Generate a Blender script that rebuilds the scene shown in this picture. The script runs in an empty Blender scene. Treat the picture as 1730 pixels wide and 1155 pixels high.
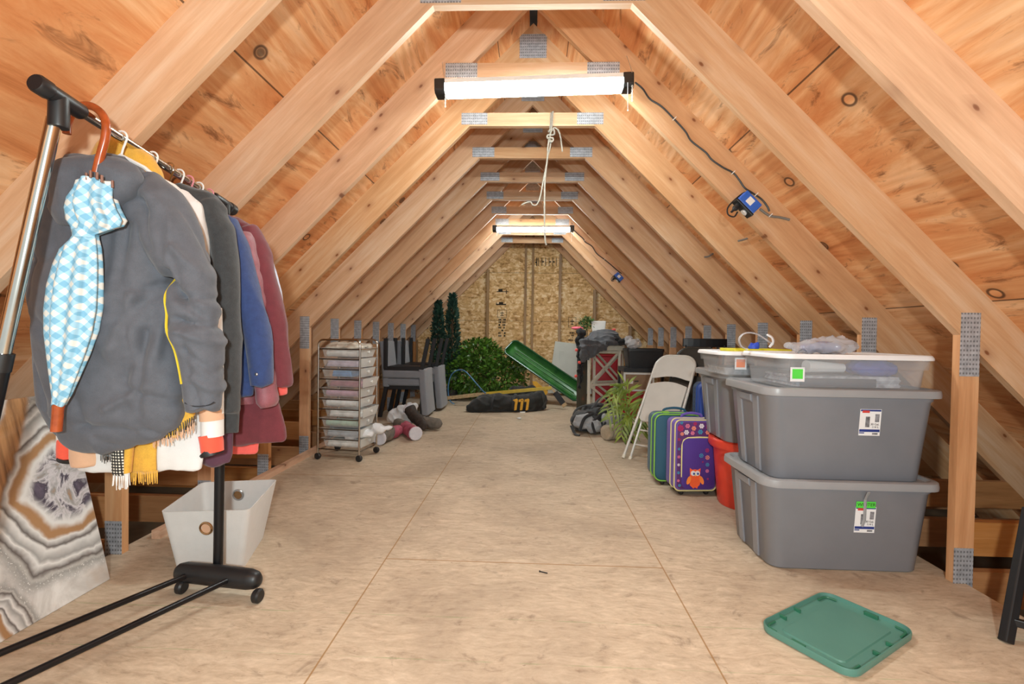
import bpy, bmesh, math, random
from math import sin, cos, pi, radians, sqrt
from mathutils import Vector, Matrix, noise
from mathutils.bvhtree import BVHTree

# ------------------------------------------------------------------ camera
SC = bpy.context.scene
COL = SC.collection
F, YAW, PITCH, ROLL = 830.72, .041, -.0175, -.0151
CAM = Vector((.0245, 0, 1.0107))
RZ = Matrix.Rotation(YAW, 3, 'Z'); RX = Matrix.Rotation(PITCH, 3, 'X'); RY = Matrix.Rotation(ROLL, 3, 'Y')
CR = RZ @ RX @ RY                      # columns: right, forward, up
cam_data = bpy.data.cameras.new('camera'); cam = bpy.data.objects.new('camera', cam_data); COL.objects.link(cam)
cam_data.sensor_width = 36; cam_data.lens = F / 1730 * 36; cam_data.clip_start = .02; cam_data.clip_end = 60
r_, f_, u_ = CR.col[0], CR.col[1], CR.col[2]
cam.matrix_world = Matrix(((r_.x, u_.x, -f_.x, CAM.x), (r_.y, u_.y, -f_.y, CAM.y), (r_.z, u_.z, -f_.z, CAM.z), (0, 0, 0, 1)))
SC.camera = cam
# ------------------------------------------------------------------ light and exposure
SC.view_settings.view_transform = 'Standard'; SC.view_settings.look = 'None'
SC.view_settings.exposure = 1.0; SC.view_settings.gamma = 1.0; SC.view_settings.use_curve_mapping = False
wd = bpy.data.worlds.new('world'); SC.world = wd; wd.use_nodes = True
wd.node_tree.nodes['Background'].inputs[0].default_value = (.9, .985, .98, 1)
wd.node_tree.nodes['Background'].inputs[1].default_value = .45
LED = 46.0                              # emission of the shop light diffusers
def lamp(name, kind, loc, energy, size, col=(1, 1, 1), rot=(0, 0, 0), sy=None):
    d = bpy.data.lights.new(name, kind); o = bpy.data.objects.new(name, d); COL.objects.link(o)
    o.location = loc; o.rotation_euler = rot; d.energy = energy; d.color = col
    if kind == 'AREA':
        d.size = size
        if sy: d.shape = 'RECTANGLE'; d.size_y = sy
    else: d.shadow_soft_size = size
    return o
# the photographer's flash, just above and behind the camera
lamp('camera_flash', 'POINT', (.10, -.45, 1.18), 95, .05, (.9, .985, .98))

# ------------------------------------------------------------------ pixel helpers (distances are real)
def ray(px, py): return CR @ Vector(((px - 865) / F, 1, -(py - 577.5) / F))
def W(px, py, Y):
    d = ray(px, py); return CAM + d * (Y / d.y)
def G(px, py, z=0):
    d = ray(px, py); return CAM + d * ((z - CAM.z) / d.z)

# ------------------------------------------------------------------ object helpers
def root_matrix(o):
    m = Matrix.Identity(4)
    while o is not None: m = o.matrix_basis @ m; o = o.parent
    return m
def tag(o, label=None, cat=None, group=None, kind=None):
    if label: o['label'] = label
    if cat: o['category'] = cat
    if group: o['group'] = group
    if kind: o['kind'] = kind
    return o
def thing(name, label, cat, loc=(0, 0, 0), rz=0, group=None):
    o = bpy.data.objects.new(name, None); COL.objects.link(o); o.empty_display_size = .1
    o.location = loc; o.rotation_euler = (0, 0, rz)
    return tag(o, label, cat, group)
def dup(root, label=None, loc=None, rz=None, mats=None):
    def cp(o, par):
        c = o.copy(); COL.objects.link(c); c.parent = par
        for ch in kids.get(o, []): cp(ch, c)
        return c
    kids = {}
    for o in COL.objects:
        if o.parent: kids.setdefault(o.parent, []).append(o)
    r = cp(root, None)
    if label: r['label'] = label
    if loc is not None: r.location = loc
    if rz is not None: r.rotation_euler = (0, 0, rz)
    return r
def frame3(o, x, z):                    # matrix from origin, x axis, approximate z axis
    x = Vector(x).normalized(); z = Vector(z); z = (z - x * z.dot(x)).normalized(); y = z.cross(x)
    return Matrix(((x.x, y.x, z.x, o[0]), (x.y, y.y, z.y, o[1]), (x.z, y.z, z.z, o[2]), (0, 0, 0, 1)))

class MB:
    def __init__(s): s.v = []; s.f = []
    def add(s, vs, fs):
        b = len(s.v); s.v += [Vector(v) for v in vs]; s.f += [tuple(b + i for i in f) for f in fs]; return s
    def hexa(s, p): return s.add(p, [(3, 2, 1, 0), (4, 5, 6, 7), (0, 1, 5, 4), (1, 2, 6, 5), (2, 3, 7, 6), (3, 0, 4, 7)])
    def box(s, x0, x1, y0, y1, z0, z1, M=None):
        p = [Vector(q) for q in ((x0, y0, z0), (x1, y0, z0), (x1, y1, z0), (x0, y1, z0), (x0, y0, z1), (x1, y0, z1), (x1, y1, z1), (x0, y1, z1))]
        if M is not None: p = [M @ q for q in p]
        return s.hexa(p)
    def beam(s, p, q, w, h, up=(0, 0, 1)):
        p, q = Vector(p), Vector(q); t = (q - p).normalized(); a = t.cross(Vector(up))
        if a.length < 1e-4: a = t.cross(Vector((1, 0, 0)))
        a.normalize(); b = a.cross(t); a = a * w / 2; b = b * h / 2
        return s.hexa([p - a - b, p + a - b, q + a - b, q - a - b, p - a + b, p + a + b, q + a + b, q - a + b])
    def loft(s, rings, c0=True, c1=True, ring_closed=True):
        n = len(rings[0]); vs = [v for r in rings for v in r]; fs = []
        for i in range(len(rings) - 1):
            for j in range(n if ring_closed else n - 1):
                k = (j + 1) % n; fs.append((i * n + j, i * n + k, (i + 1) * n + k, (i + 1) * n + j))
        if c0: fs.append(tuple(range(n - 1, -1, -1)))
        if c1: fs.append(tuple((len(rings) - 1) * n + j for j in range(n)))
        return s.add(vs, fs)
    def tube(s, pts, r, n=8, closed=False, caps=True, ry=None):
        pts = [Vector(p) for p in pts]; N = len(pts); rings = []; prev = None
        for i, p in enumerate(pts):
            a = pts[(i - 1) % N] if (closed or i) else p; b = pts[(i + 1) % N] if (closed or i < N - 1) else p
            t = (b - a).normalized()
            if prev is None:
                ref = Vector((0, 0, 1)) if abs(t.z) < .9 else Vector((0, 1, 0)); nx = t.cross(ref).normalized()
            else:
                nx = prev - t * prev.dot(t); nx.normalize()
            prev = nx; ny = t.cross(nx); rr = r[i] if isinstance(r, (list, tuple)) else r
            r2 = rr if ry is None else (ry[i] if isinstance(ry, (list, tuple)) else ry)
            rings.append([p + nx * cos(2 * pi * k / n) * rr + ny * sin(2 * pi * k / n) * r2 for k in range(n)])
        if closed: rings.append(rings[0]); caps = False
        return s.loft(rings, caps, caps)
    def lathe(s, prof, M=None, n=20, caps=True):
        M = M or Matrix.Identity(4)
        return s.loft([[M @ Vector((r * cos(2 * pi * k / n), r * sin(2 * pi * k / n), z)) for k in range(n)] for r, z in prof], caps, caps)
    def prism(s, poly, h0, h1, M=None):
        M = M or Matrix.Identity(4)
        return s.loft([[M @ Vector((a, b, h)) for a, b in poly] for h in (h0, h1)])
    def ball(s, c, rx, ry=None, rz=None, n=12, m=8, M=None):
        ry = ry or rx; rz = rz or rx; c = Vector(c); rings = []
        for i in range(1, m):
            th = pi * i / m
            q = [Vector((rx * sin(th) * cos(2 * pi * k / n), ry * sin(th) * sin(2 * pi * k / n), -rz * cos(th))) for k in range(n)]
            rings.append([c + (M @ v if M is not None else v) for v in q])
        return s.loft(rings)
    def mesh(s, name, mat, smooth=False, sharp=38):
        me = bpy.data.meshes.new(name); me.from_pydata([tuple(v) for v in s.v], [], s.f); me.validate(); me.update()
        bm = bmesh.new(); bm.from_mesh(me); bmesh.ops.recalc_face_normals(bm, faces=bm.faces); bm.to_mesh(me); bm.free()
        if mat: me.materials.append(mat)
        if smooth:
            for p in me.polygons: p.use_smooth = True
            me.set_sharp_from_angle(angle=radians(sharp))
        return me
    def build(s, name, mat, parent=None, smooth=False, bevel=0, local=False, sharp=38, seg=2):
        if parent is not None:
            if not local:
                inv = root_matrix(parent).inverted(); s.v = [inv @ v for v in s.v]
            loc = None
        else:
            xs = [v.x for v in s.v]; ys = [v.y for v in s.v]; zs = [v.z for v in s.v]
            loc = Vector(((min(xs) + max(xs)) / 2, (min(ys) + max(ys)) / 2, min(zs))); s.v = [v - loc for v in s.v]
        o = bpy.data.objects.new(name, s.mesh(name, mat, smooth, sharp)); COL.objects.link(o)
        if parent is not None: o.parent = parent
        else: o.location = loc
        if bevel:
            b = o.modifiers.new('bevel', 'BEVEL'); b.width = bevel; b.segments = seg; b.limit_method = 'ANGLE'; b.angle_limit = radians(40)
        return o
def shell(rings_out, rings_in):         # helper for open containers: returns ring list outside-up then inside-down
    return rings_out + rings_in
def rrect(cx, cy, w, d, r, z, n=5, M=None, rot=0):
    pts = []; r = min(r, w / 2 - 1e-4, d / 2 - 1e-4)
    for sx, sy, a0 in ((1, 1, 0), (-1, 1, 90), (-1, -1, 180), (1, -1, 270)):
        for k in range(n + 1):
            a = radians(a0 + 90 * k / n); pts.append((sx * (w / 2 - r) + r * cos(a), sy * (d / 2 - r) + r * sin(a)))
    c, s_ = cos(rot), sin(rot)
    v = [Vector((cx + x * c - y * s_, cy + x * s_ + y * c, z)) for x, y in pts]
    return [M @ q for q in v] if M is not None else v
def soft(mb, voxel=.008, it=6, disp=None, world=True):
    """weld a builder's overlapping volumes into one continuous cloth-like skin and wrinkle it"""
    me = mb.mesh('soft', None); o = bpy.data.objects.new('soft_tmp', me); COL.objects.link(o)
    m = o.modifiers.new('r', 'REMESH'); m.mode = 'VOXEL'; m.voxel_size = voxel
    m2 = o.modifiers.new('s', 'SMOOTH'); m2.iterations = it; m2.factor = .5
    dg = bpy.context.evaluated_depsgraph_get(); me2 = bpy.data.meshes.new_from_object(o.evaluated_get(dg))
    bpy.data.objects.remove(o); bpy.data.meshes.remove(me)
    ns = [v.normal.copy() for v in me2.vertices]; out = MB()
    vs = [v.co + (n * disp(v.co, n) if disp else Vector((0, 0, 0))) for v, n in zip(me2.vertices, ns)]
    out.v = vs; out.f = [tuple(p.vertices) for p in me2.polygons]; bpy.data.meshes.remove(me2)
    return out
def ridged(v, f, seed=0):
    return (1 - abs(noise.noise(Vector((v[0] * f[0] + seed, v[1] * f[1] + seed * 1.7, v[2] * f[2] + seed * .6)))) * 2)
def wrinkle(a=.006, f=(9, 9, 4), seed=0, a2=.002, f2=(30, 30, 14)):
    def d(v, n):
        return a * noise.noise(Vector((v.x * f[0] + seed, v.y * f[1], v.z * f[2]))) * 1.6 + a * .7 * max(0, ridged(v, f, seed + 3)) ** 3 + a2 * noise.noise(Vector((v.x * f2[0], v.y * f2[1] + seed, v.z * f2[2])))
    return d
def smooth_path(pts, k=6):              # Catmull-Rom through the points
    P = [Vector(p) for p in pts]; P = [P[0] * 2 - P[1]] + P + [P[-1] * 2 - P[-2]]; out = []
    for i in range(1, len(P) - 2):
        for j in range(k):
            t = j / k; a, b, c, d = P[i - 1:i + 3]
            out.append(.5 * ((2 * b) + (c - a) * t + (2 * a - 5 * b + 4 * c - d) * t * t + (-a + 3 * b - 3 * c + d) * t ** 3))
    return out + [P[-2]]
def lettering(text, size, M, mat, name, parent, depth=.0006):
    cu = bpy.data.curves.new(name, 'FONT'); cu.body = text; cu.size = size; cu.extrude = depth; cu.align_x = 'CENTER'; cu.align_y = 'CENTER'
    t = bpy.data.objects.new('t_', cu); COL.objects.link(t); dg = bpy.context.evaluated_depsgraph_get()
    me = bpy.data.meshes.new_from_object(t.evaluated_get(dg)); bpy.data.objects.remove(t)
    mb = MB(); mb.v = [M @ v.co for v in me.vertices]; mb.f = [tuple(p.vertices) for p in me.polygons]; bpy.data.meshes.remove(me)
    return mb.build(name, mat, parent, local=True)

# ------------------------------------------------------------------ materials
def lin(h):
    h = h.lstrip('#'); c = [int(h[i:i + 2], 16) / 255 for i in (0, 2, 4)]
    return tuple((x / 12.92 if x <= .04045 else ((x + .055) / 1.055) ** 2.4) for x in c) + (1,)
class N:
    def __init__(s, name):
        s.m = bpy.data.materials.new(name); s.m.use_nodes = True; s.t = s.m.node_tree; s.b = s.t.nodes['Principled BSDF']; s.out = s.t.nodes['Material Output']
    def n(s, typ, **kw):
        nd = s.t.nodes.new(typ)
        for k, v in kw.items():
            if k.startswith('i_'):
                key = k[2:]; key = int(key) if key.isdigit() else key
                s.set(nd.inputs[key], v)
            else: setattr(nd, k, v)
        return nd
    def set(s, sock, v):
        if hasattr(v, 'is_linked') or hasattr(v, 'links'): s.t.links.new(v, sock)
        else: sock.default_value = v
    def coord(s, scale=(1, 1, 1), rand=0.0, kind='Object', rot=(0, 0, 0)):
        tc = s.n('ShaderNodeTexCoord').outputs[kind]
        mp = s.n('ShaderNodeMapping', i_0=tc); mp.inputs['Scale'].default_value = scale; mp.inputs['Rotation'].default_value = rot
        if rand:
            oi = s.n('ShaderNodeObjectInfo').outputs['Random']
            mu = s.n('ShaderNodeMath', operation='MULTIPLY', i_0=oi, i_1=rand).outputs[0]
            cx = s.n('ShaderNodeCombineXYZ', i_0=mu, i_1=mu, i_2=mu).outputs[0]; s.t.links.new(cx, mp.inputs['Location'])
        return mp.outputs[0]
    def noise(s, vec, scale=5, detail=4, rough=.55, dist=0): return s.n('ShaderNodeTexNoise', i_Vector=vec, i_Scale=scale, i_Detail=detail, i_Roughness=rough, i_Distortion=dist).outputs
    def ramp(s, fac, stops, interp='LINEAR'):
        r = s.n('ShaderNodeValToRGB', i_0=fac); r.color_ramp.interpolation = interp; e = r.color_ramp.elements
        while len(e) > 1: e.remove(e[-1])
        e[0].position = stops[0][0]; e[0].color = stops[0][1]
        for p, c in stops[1:]: q = e.new(p); q.color = c
        return r.outputs[0]
    def mix(s, fac, a, b, mode='MIX'):
        m = s.n('ShaderNodeMix', data_type='RGBA', blend_type=mode)
        s.set(m.inputs[0], fac); s.set(m.inputs[6], a); s.set(m.inputs[7], b); return m.outputs[2]
    def math(s, op, a, b=0.0, c=None):
        m = s.n('ShaderNodeMath', operation=op); s.set(m.inputs[0], a); s.set(m.inputs[1], b)
        if c is not None: s.set(m.inputs[2], c)
        return m.outputs[0]
    def sep(s, vec): return s.n('ShaderNodeSeparateXYZ', i_0=vec).outputs
    def done(s, color=None, rough=None, metal=None, bump=None, bstr=.3, bdist=.01, **kw):
        if color is not None: s.set(s.b.inputs['Base Color'], color)
        if rough is not None: s.set(s.b.inputs['Roughness'], rough)
        if metal is not None: s.set(s.b.inputs['Metallic'], metal)
        if bump is not None:
            bn = s.n('ShaderNodeBump', i_Strength=bstr, i_Distance=bdist, i_Height=bump); s.t.links.new(bn.outputs[0], s.b.inputs['Normal'])
        for k, v in kw.items(): s.set(s.b.inputs[k.replace('_', ' ')], v)
        return s.m
BW = lambda v: (v, v, v, 1)
def plain(name, c, rough=.5, metal=0, var=.12, sc=20, bstr=.0, **kw):
    k = N(name); v = k.coord(); nz = k.noise(v, sc, 3)[0]; c = lin(c) if isinstance(c, str) else c
    d = tuple(x * (1 - var) for x in c[:3]) + (1,); e = tuple(min(1, x * (1 + var)) for x in c[:3]) + (1,)
    col = k.ramp(nz, [(.3, d), (.7, e)])
    return k.done(col, rough, metal, bump=nz if bstr else None, bstr=bstr, bdist=.004, **kw)
def cloth(name, c, rough=.9, weave=900, var=.12, sc=25, bstr=.35, sheen=.2, c2=None):
    k = N(name); v = k.coord(); nz = k.noise(v, sc, 4, .6)[0]; fine = k.noise(v, weave, 1)[0]
    c = lin(c); d = tuple(x * (1 - var) for x in c[:3]) + (1,); e = lin(c2) if c2 else tuple(min(1, x * (1 + var)) for x in c[:3]) + (1,)
    a = k.math('ADD', k.math('MULTIPLY', nz, .55), k.math('MULTIPLY', fine, .45)); col = k.ramp(a, [(.35, d), (.65, e)])
    return k.done(col, rough, bump=a, bstr=bstr, bdist=.003, Sheen_Weight=sheen)
def wood(name, c0, c1, c2, axis='X', rand=40, rough=.75, knots=True):
    """softwood lumber, grain along one local axis"""
    k = N(name); sc = {'X': (.6, 9, 9), 'Y': (9, .6, 9), 'Z': (9, 9, .6)}[axis]
    v = k.coord(sc, rand); base = k.coord((1, 1, 1), rand)
    g = k.noise(v, 2.4, 5, .6, .6)[0]; big = k.noise(base, 1.5, 2)[0]; fib = k.noise(k.coord(tuple(x * 8 for x in sc), rand), 2, 2)[0]
    a = k.math('ADD', k.math('MULTIPLY', g, .6), k.math('MULTIPLY', big, .4))
    col = k.ramp(a, [(.3, lin(c0)), (.5, lin(c1)), (.68, lin(c2))])
    col = k.mix(k.math('MULTIPLY', fib, .35), col, lin(c0), 'MULTIPLY')
    if knots:
        q = k.sep(base); c2 = k.n('ShaderNodeCombineXYZ')
        k.set(c2.inputs[0], k.math('MULTIPLY', q[{'X': 0, 'Y': 1, 'Z': 2}[axis]], 3.0)); k.set(c2.inputs[1], k.math('MULTIPLY', q[2 if axis != 'Z' else 0], 5.5))
        vo = k.n('ShaderNodeTexVoronoi', voronoi_dimensions='2D', i_Vector=c2.outputs[0], i_Scale=1.0).outputs
        pick = k.math('LESS_THAN', k.sep(vo['Color'])[0], .55); ds = k.math('ADD', vo['Distance'], k.math('MULTIPLY', k.math('SUBTRACT', 1.0, pick), 1.0))
        col = k.mix(k.ramp(ds, [(.0, BW(1)), (.028, BW(.9)), (.045, BW(.35)), (.10, BW(.16)), (.2, BW(0))]), col, lin('#7d4826'))
    oi = k.n('ShaderNodeObjectInfo').outputs['Random']; hs = k.n('ShaderNodeHueSaturation', i_Color=col, i_Saturation=1.0)
    k.set(hs.inputs['Value'], k.math('MULTIPLY_ADD', oi, .18, .9)); k.set(hs.inputs['Saturation'], k.math('MULTIPLY_ADD', oi, -.2, 1.08))
    return k.done(hs.outputs[0], rough, bump=fib, bstr=.15, bdist=.002)

M = {}
M['lumber'] = wood('lumber', '#c2946a', '#d7ac83', '#e5c8a8', 'X', rough=.62)
M['lumber_z'] = wood('lumber_upright', '#bd8450', '#d8a06c', '#e4b888', 'Z', rough=.55)  # same wood as the rafters; the deeper orange mimics weaker light low down
M['lumber_shaded'] = wood('lumber_eave_shaded', '#9c6a3c', '#b9834f', '#c99765', 'X')  # same truss lumber, with the shade of the eaves put into its colour

def plywood():
    k = N('plywood_sheathing'); c = k.coord(); q = k.sep(c); sl = k.math('MULTIPLY', q[0], 1.414)
    # every sheet gets its own veneer: shift the grain by the sheet's row
    row = k.math('FLOOR', k.math('DIVIDE', k.math('ADD', k.math('ABSOLUTE', q[0]), .619), .843)); off = k.math('MULTIPLY', row, 7.31)
    cb = k.n('ShaderNodeCombineXYZ'); k.set(cb.inputs[0], k.math('ADD', sl, off)); k.set(cb.inputs[1], k.math('ADD', q[1], off)); base = cb.outputs[0]
    def mp(x, y):
        m = k.n('ShaderNodeMapping', i_0=base); m.inputs['Scale'].default_value = (x, y, 1); return m.outputs[0]
    g = k.noise(mp(4, .5), 1.7, 7, .68, 1.6)[0]; big = k.noise(mp(1.6, .6), 1.3, 3, .5, .6)[0]; fine = k.noise(mp(60, 4), 1.5, 3)[0]
    wv = k.n('ShaderNodeTexWave', wave_type='BANDS', bands_direction='X', i_Vector=mp(2.4, .5), i_Scale=2.6, i_Distortion=16, i_Detail=2.5); wv.inputs['Detail Scale'].default_value = .7
    a = k.math('ADD', k.math('MULTIPLY', g, .55), k.math('MULTIPLY', big, .45))
    col = k.ramp(a, [(.33, lin('#ac6534')), (.42, lin('#d38d57')), (.5, lin('#e0a570')), (.57, lin('#edc091')), (.68, lin('#f4d4ae'))])
    col = k.mix(k.math('MULTIPLY', wv.outputs[1], k.ramp(big, [(.42, BW(.0)), (.62, BW(.26))])), col, lin('#b0652f'))
    col = k.mix(k.math('MULTIPLY', fine, .3), col, lin('#c08a5c'), 'MULTIPLY')
    dark = k.ramp(k.noise(mp(5, 1.5), 2.2, 5, .72, 1.2)[0], [(.57, BW(0)), (.7, BW(.75))]); col = k.mix(dark, col, lin('#6b3a1a'))
    vo = k.n('ShaderNodeTexVoronoi', voronoi_dimensions='2D', i_Vector=mp(2.1, 1.7), i_Scale=1.0).outputs
    pick = k.math('LESS_THAN', k.sep(vo['Color'])[1], .62); ds = k.math('ADD', vo['Distance'], k.math('SUBTRACT', 1.0, pick))
    col = k.mix(k.ramp(ds, [(0, BW(.0)), (.036, BW(0)), (.044, BW(.9)), (.056, BW(.85)), (.066, BW(.15)), (.12, BW(0))]), col, lin('#3a2010'))
    pk = k.math('GREATER_THAN', k.sep(vo['Color'])[2], .6); ds2 = k.math('ADD', ds, k.math('SUBTRACT', 1.0, pk)); col = k.mix(k.ramp(ds2, [(0, BW(.85)), (.03, BW(.8)), (.05, BW(0))]), col, lin('#35200f'))
    t = k.math('ABSOLUTE', q[0]); t = k.math('SUBTRACT', t, .224); t = k.math('MODULO', k.math('ADD', t, 8.43), .843)
    t = k.math('ABSOLUTE', k.math('SUBTRACT', t, .4215)); seam = k.math('GREATER_THAN', t, .4190)
    col = k.mix(k.math('MULTIPLY', seam, .8), col, lin('#2a170b'))
    return k.done(col, .75, bump=g, bstr=.1, bdist=.003)
M['sheath'] = plywood()
def osb(name, cols, fl=1.0, extra=None, rough=.85):
    k = N(name); c = k.coord(); w = k.noise(c, 3, 2)[1]
    v1 = k.mix(.06, c, w)
    out = []
    for i, (rot, sc) in enumerate((((0, 0, .5), (16, 55, 40)), ((.4, .6, 2.0), (40, 15, 50)), ((1.1, .2, -.7), (22, 48, 18)))):
        mp = k.n('ShaderNodeMapping', i_0=v1); mp.inputs['Scale'].default_value = tuple(x * fl for x in sc); mp.inputs['Rotation'].default_value = rot
        out.append(k.n('ShaderNodeTexVoronoi', i_Vector=mp.outputs[0], i_Scale=1.0).outputs['Color'])
    b = [k.sep(o)[0] for o in out]
    a = k.math('ADD', k.math('MULTIPLY', b[0], .4), k.math('ADD', k.math('MULTIPLY', b[1], .35), k.math('MULTIPLY', b[2], .25)))
    col = k.ramp(a, [(p, lin(h)) for p, h in cols])
    if extra: col = extra(k, col)
    return k.done(col, rough, bump=a, bstr=.12, bdist=.002)
M['osb_wall'] = osb('osb_gable', [(.15, '#7d5a2e'), (.38, '#b58b52'), (.55, '#c9a268'), (.8, '#e0c48e')], .8)
def floor_mat():
    k = N('floor_sheets'); c = k.coord(); wob = k.noise(c, 2.2, 4)[1]; v = k.mix(.12, c, wob)
    mp = k.n('ShaderNodeMapping', i_0=v); mp.inputs['Scale'].default_value = (7, 26, 10); g = k.noise(mp.outputs[0], 1.4, 6, .68, .8)[0]
    mp2 = k.n('ShaderNodeMapping', i_0=v); mp2.inputs['Scale'].default_value = (30, 60, 20); mp2.inputs['Rotation'].default_value = (0, 0, .25); g2 = k.noise(mp2.outputs[0], 1, 4, .7)[0]
    a = k.math('ADD', k.math('MULTIPLY', g, .6), k.math('MULTIPLY', g2, .4))
    col = k.ramp(a, [(.33, lin('#a5917a')), (.45, lin('#bfab93')), (.55, lin('#cbb8a0')), (.68, lin('#dccab3'))])
    dirt = k.ramp(k.noise(c, 1.1, 5, .65, .4)[0], [(.46, BW(0)), (.66, BW(.6))]); col = k.mix(dirt, col, lin('#8f7c69'))
    spot = k.ramp(k.noise(c, 9, 5, .65, .5)[0], [(.6, BW(0)), (.74, BW(.6))]); col = k.mix(spot, col, lin('#6d5744'))
    fle = k.ramp(k.noise(k.coord((18, 40, 1)), 2.2, 2)[0], [(.72, BW(0)), (.78, BW(.6))]); col = k.mix(fle, col, lin('#6a4c34'))
    s = k.sep(c)
    def line(val, pos, wd): return k.math('LESS_THAN', k.math('ABSOLUTE', k.math('SUBTRACT', val, pos)), wd)
    sx = k.math('MAXIMUM', line(s[0], -.611, .0028), line(s[0], .608, .0028))
    inn = line(s[0], 0, .61); cross = k.math('MULTIPLY', line(s[1], 2.1485, .0035), inn)
    cross = k.math('MAXIMUM', cross, k.math('MULTIPLY', line(s[1], 4.587, .003), inn))
    out_ = k.math('SUBTRACT', 1.0, inn); cross = k.math('MAXIMUM', cross, k.math('MULTIPLY', k.math('MAXIMUM', line(s[1], .93, .0022), line(s[1], 3.367, .003)), out_))
    col = k.mix(k.math('MULTIPLY', k.math('MAXIMUM', sx, cross), .8), col, lin('#98703c'))
    ch = k.math('MAXIMUM', line(s[1], 1.72, .0022), line(s[1], 1.49, .002)); ch = k.math('MULTIPLY', ch, k.ramp(k.noise(c, 6, 3)[0], [(.42, BW(0)), (.6, BW(.55))])); col = k.mix(ch, col, lin('#7f9a6a'))
    return k.done(col, .72, bump=a, bstr=.08, bdist=.002)
M['floor'] = floor_mat()
def plate_mat():
    k = N('nail_plate_steel'); s = k.sep(k.coord((1, 1, 1)))
    def grid(val, step, wd): return k.math('GREATER_THAN', k.math('ABSOLUTE', k.math('SUBTRACT', k.math('FRACT', k.math('MULTIPLY', val, 1 / step)), .5)), wd)
    gx = grid(s[0], .0127, .22); gz = grid(s[2], .019, .28); hole = k.math('MULTIPLY', gx, gz)
    nz = k.noise(k.coord(), 40, 3)[0]
    col = k.mix(k.math('MULTIPLY', hole, .6), k.ramp(nz, [(.3, lin('#a3a7ae')), (.7, lin('#c8ccd3'))]), lin('#4a4b4e'))
    return k.done(col, .5, .35, bump=hole, bstr=.5, bdist=-.002)
M['plate'] = plate_mat()
def emit(name, c, s):
    k = N(name); k.b.inputs['Emission Color'].default_value = c; k.b.inputs['Emission Strength'].default_value = s; return k.done((1, 1, 1, 1), .4)
M['led'] = emit('led_diffuser', (.87, .985, .97, 1), LED)
M['black'] = plain('black_plastic', '#1c1c1e', .42)
M['black_metal'] = plain('black_metal', '#17171a', .35, .3)
M['chrome'] = plain('chrome_tube', '#c9c4bc', .16, 1.0, .05)
M['white'] = plain('white_plastic', '#e6e5e2', .4, 0, .03)
M['white_paint'] = plain('white_paint', '#dcd6c6', .55, 0, .06)
M['zinc'] = plain('zinc', '#b9bbbd', .3, .9)
M['cord_grey'] = plain('grey_cable', '#77736d', .6)
M['blue_box'] = plain('blue_box_plastic', '#2f63c4', .45)
M['rope'] = cloth('rope_fibre', '#918a7e', .9, 400, .25, 60)
M['stud'] = wood('gable_stud', '#8d6c4c', '#a78560', '#bb9a76', 'Z')
M['rail_reflect'] = plain('chrome_rail_reflection', '#6d655c', .25, .9, .05)  # chrome coloured darker to imitate the dark reflections on the rails
# ------------------------------------------------------------------ setting: floor, roof, gable
def struct(name, mb, mat, **kw):
    o = bpy.data.objects.new(name, mb.mesh(name, mat)); COL.objects.link(o); o['kind'] = 'structure'; return o
S = .6096; Y0 = 2.1028; TY = lambda k: Y0 + S * k
CI, CO, RD = 2.822, 3.083, .1846        # X+Z on the rafters' inner and outer edge, rafter depth
struct('floor', MB().box(-1.84, 1.84, -.7, 8.27, -.019, 0), M['floor'])
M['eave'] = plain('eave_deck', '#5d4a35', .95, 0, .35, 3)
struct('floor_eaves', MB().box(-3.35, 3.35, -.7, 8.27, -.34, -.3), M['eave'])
for nm, s in (('ceiling_left', -1), ('ceiling_right', 1)):
    mb = MB(); a = [(.025, CO - .025), (.025, CO + .0), (3.4, CO - 3.4), (3.4, CO - 3.4 + .03), (.025, CO + .005)]
    poly = [(.025, CO - .025), (3.4, CO - 3.4), (3.4, CO - 3.4 + .022), (.025, CO - .025 + .022)]
    mb.loft([[Vector((s * x, y, z)) for x, z in poly] for y in (-.7, 8.3)]); struct(nm, mb, M['sheath'])
struct('trim_1', MB().box(-.09, .09, -.7, 8.3, CO + .01, CO + .04), M['black'])
def gable_extra(k, col):
    s = k.sep(k.coord()); f = None
    for z in (2.03, 1.22):
        q = k.math('LESS_THAN', k.math('ABSOLUTE', k.math('SUBTRACT', s[2], z)), .004); f = q if f is None else k.math('MAXIMUM', f, q)
    return k.mix(k.math('MULTIPLY', f, .7), col, lin('#5a4020'))
M['osb_wall'] = osb('osb_gable', [(.12, '#9a7040'), (.36, '#cb9f68'), (.55, '#d9af7a'), (.82, '#eed3a8')], .8, gable_extra)
wall = struct('wall_back', MB().loft([[Vector((x, y, z)) for x, z in ((-3.3, -.3), (3.3, -.3), (3.3, CO - 3.3 + .05), (0, CO), (-3.3, CO - 3.3 + .05))] for y in (8.29, 8.302)]), M['osb_wall'])
M['ink'] = plain('black_ink', '#2a2016', .9)
# rubber-stamped marks printed on the gable sheets: frames, bars, arrows, broken figures
def stamp(x, z, cells):
    mb = MB()
    for a, b, c, d in cells: mb.box(x + a, x + c, 8.2885, 8.2902, z + b, z + d)
    mb.build('stamp_mark', M['ink'], wall, local=True)
random.seed(4)
def frame_cells(w, h, t=.006): return [(0, 0, w, t), (0, h - t, w, h), (0, 0, t, h), (w - t, 0, w, h)]
def bars(w, h, rows, dens=.62):
    out = []; hh = h / rows
    for r in range(rows):
        x = 0
        while x < w - .01:
            q = random.uniform(.008, .03)
            if random.random() < dens: out.append((x, r * hh + hh * .12, min(w, x + q), r * hh + hh * .78))
            x += q + .006
    return out
def stampat(px, py, cells): p = W(px, py, 8.289); stamp(p.x, p.z, cells)
stampat(842, 569, bars(.12, .32, 7)); stampat(840, 536, frame_cells(.16, .13) + [(.05, .03, .11, .04), (.075, .03, .085, .1), (.045, .07, .115, .08)])
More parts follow.
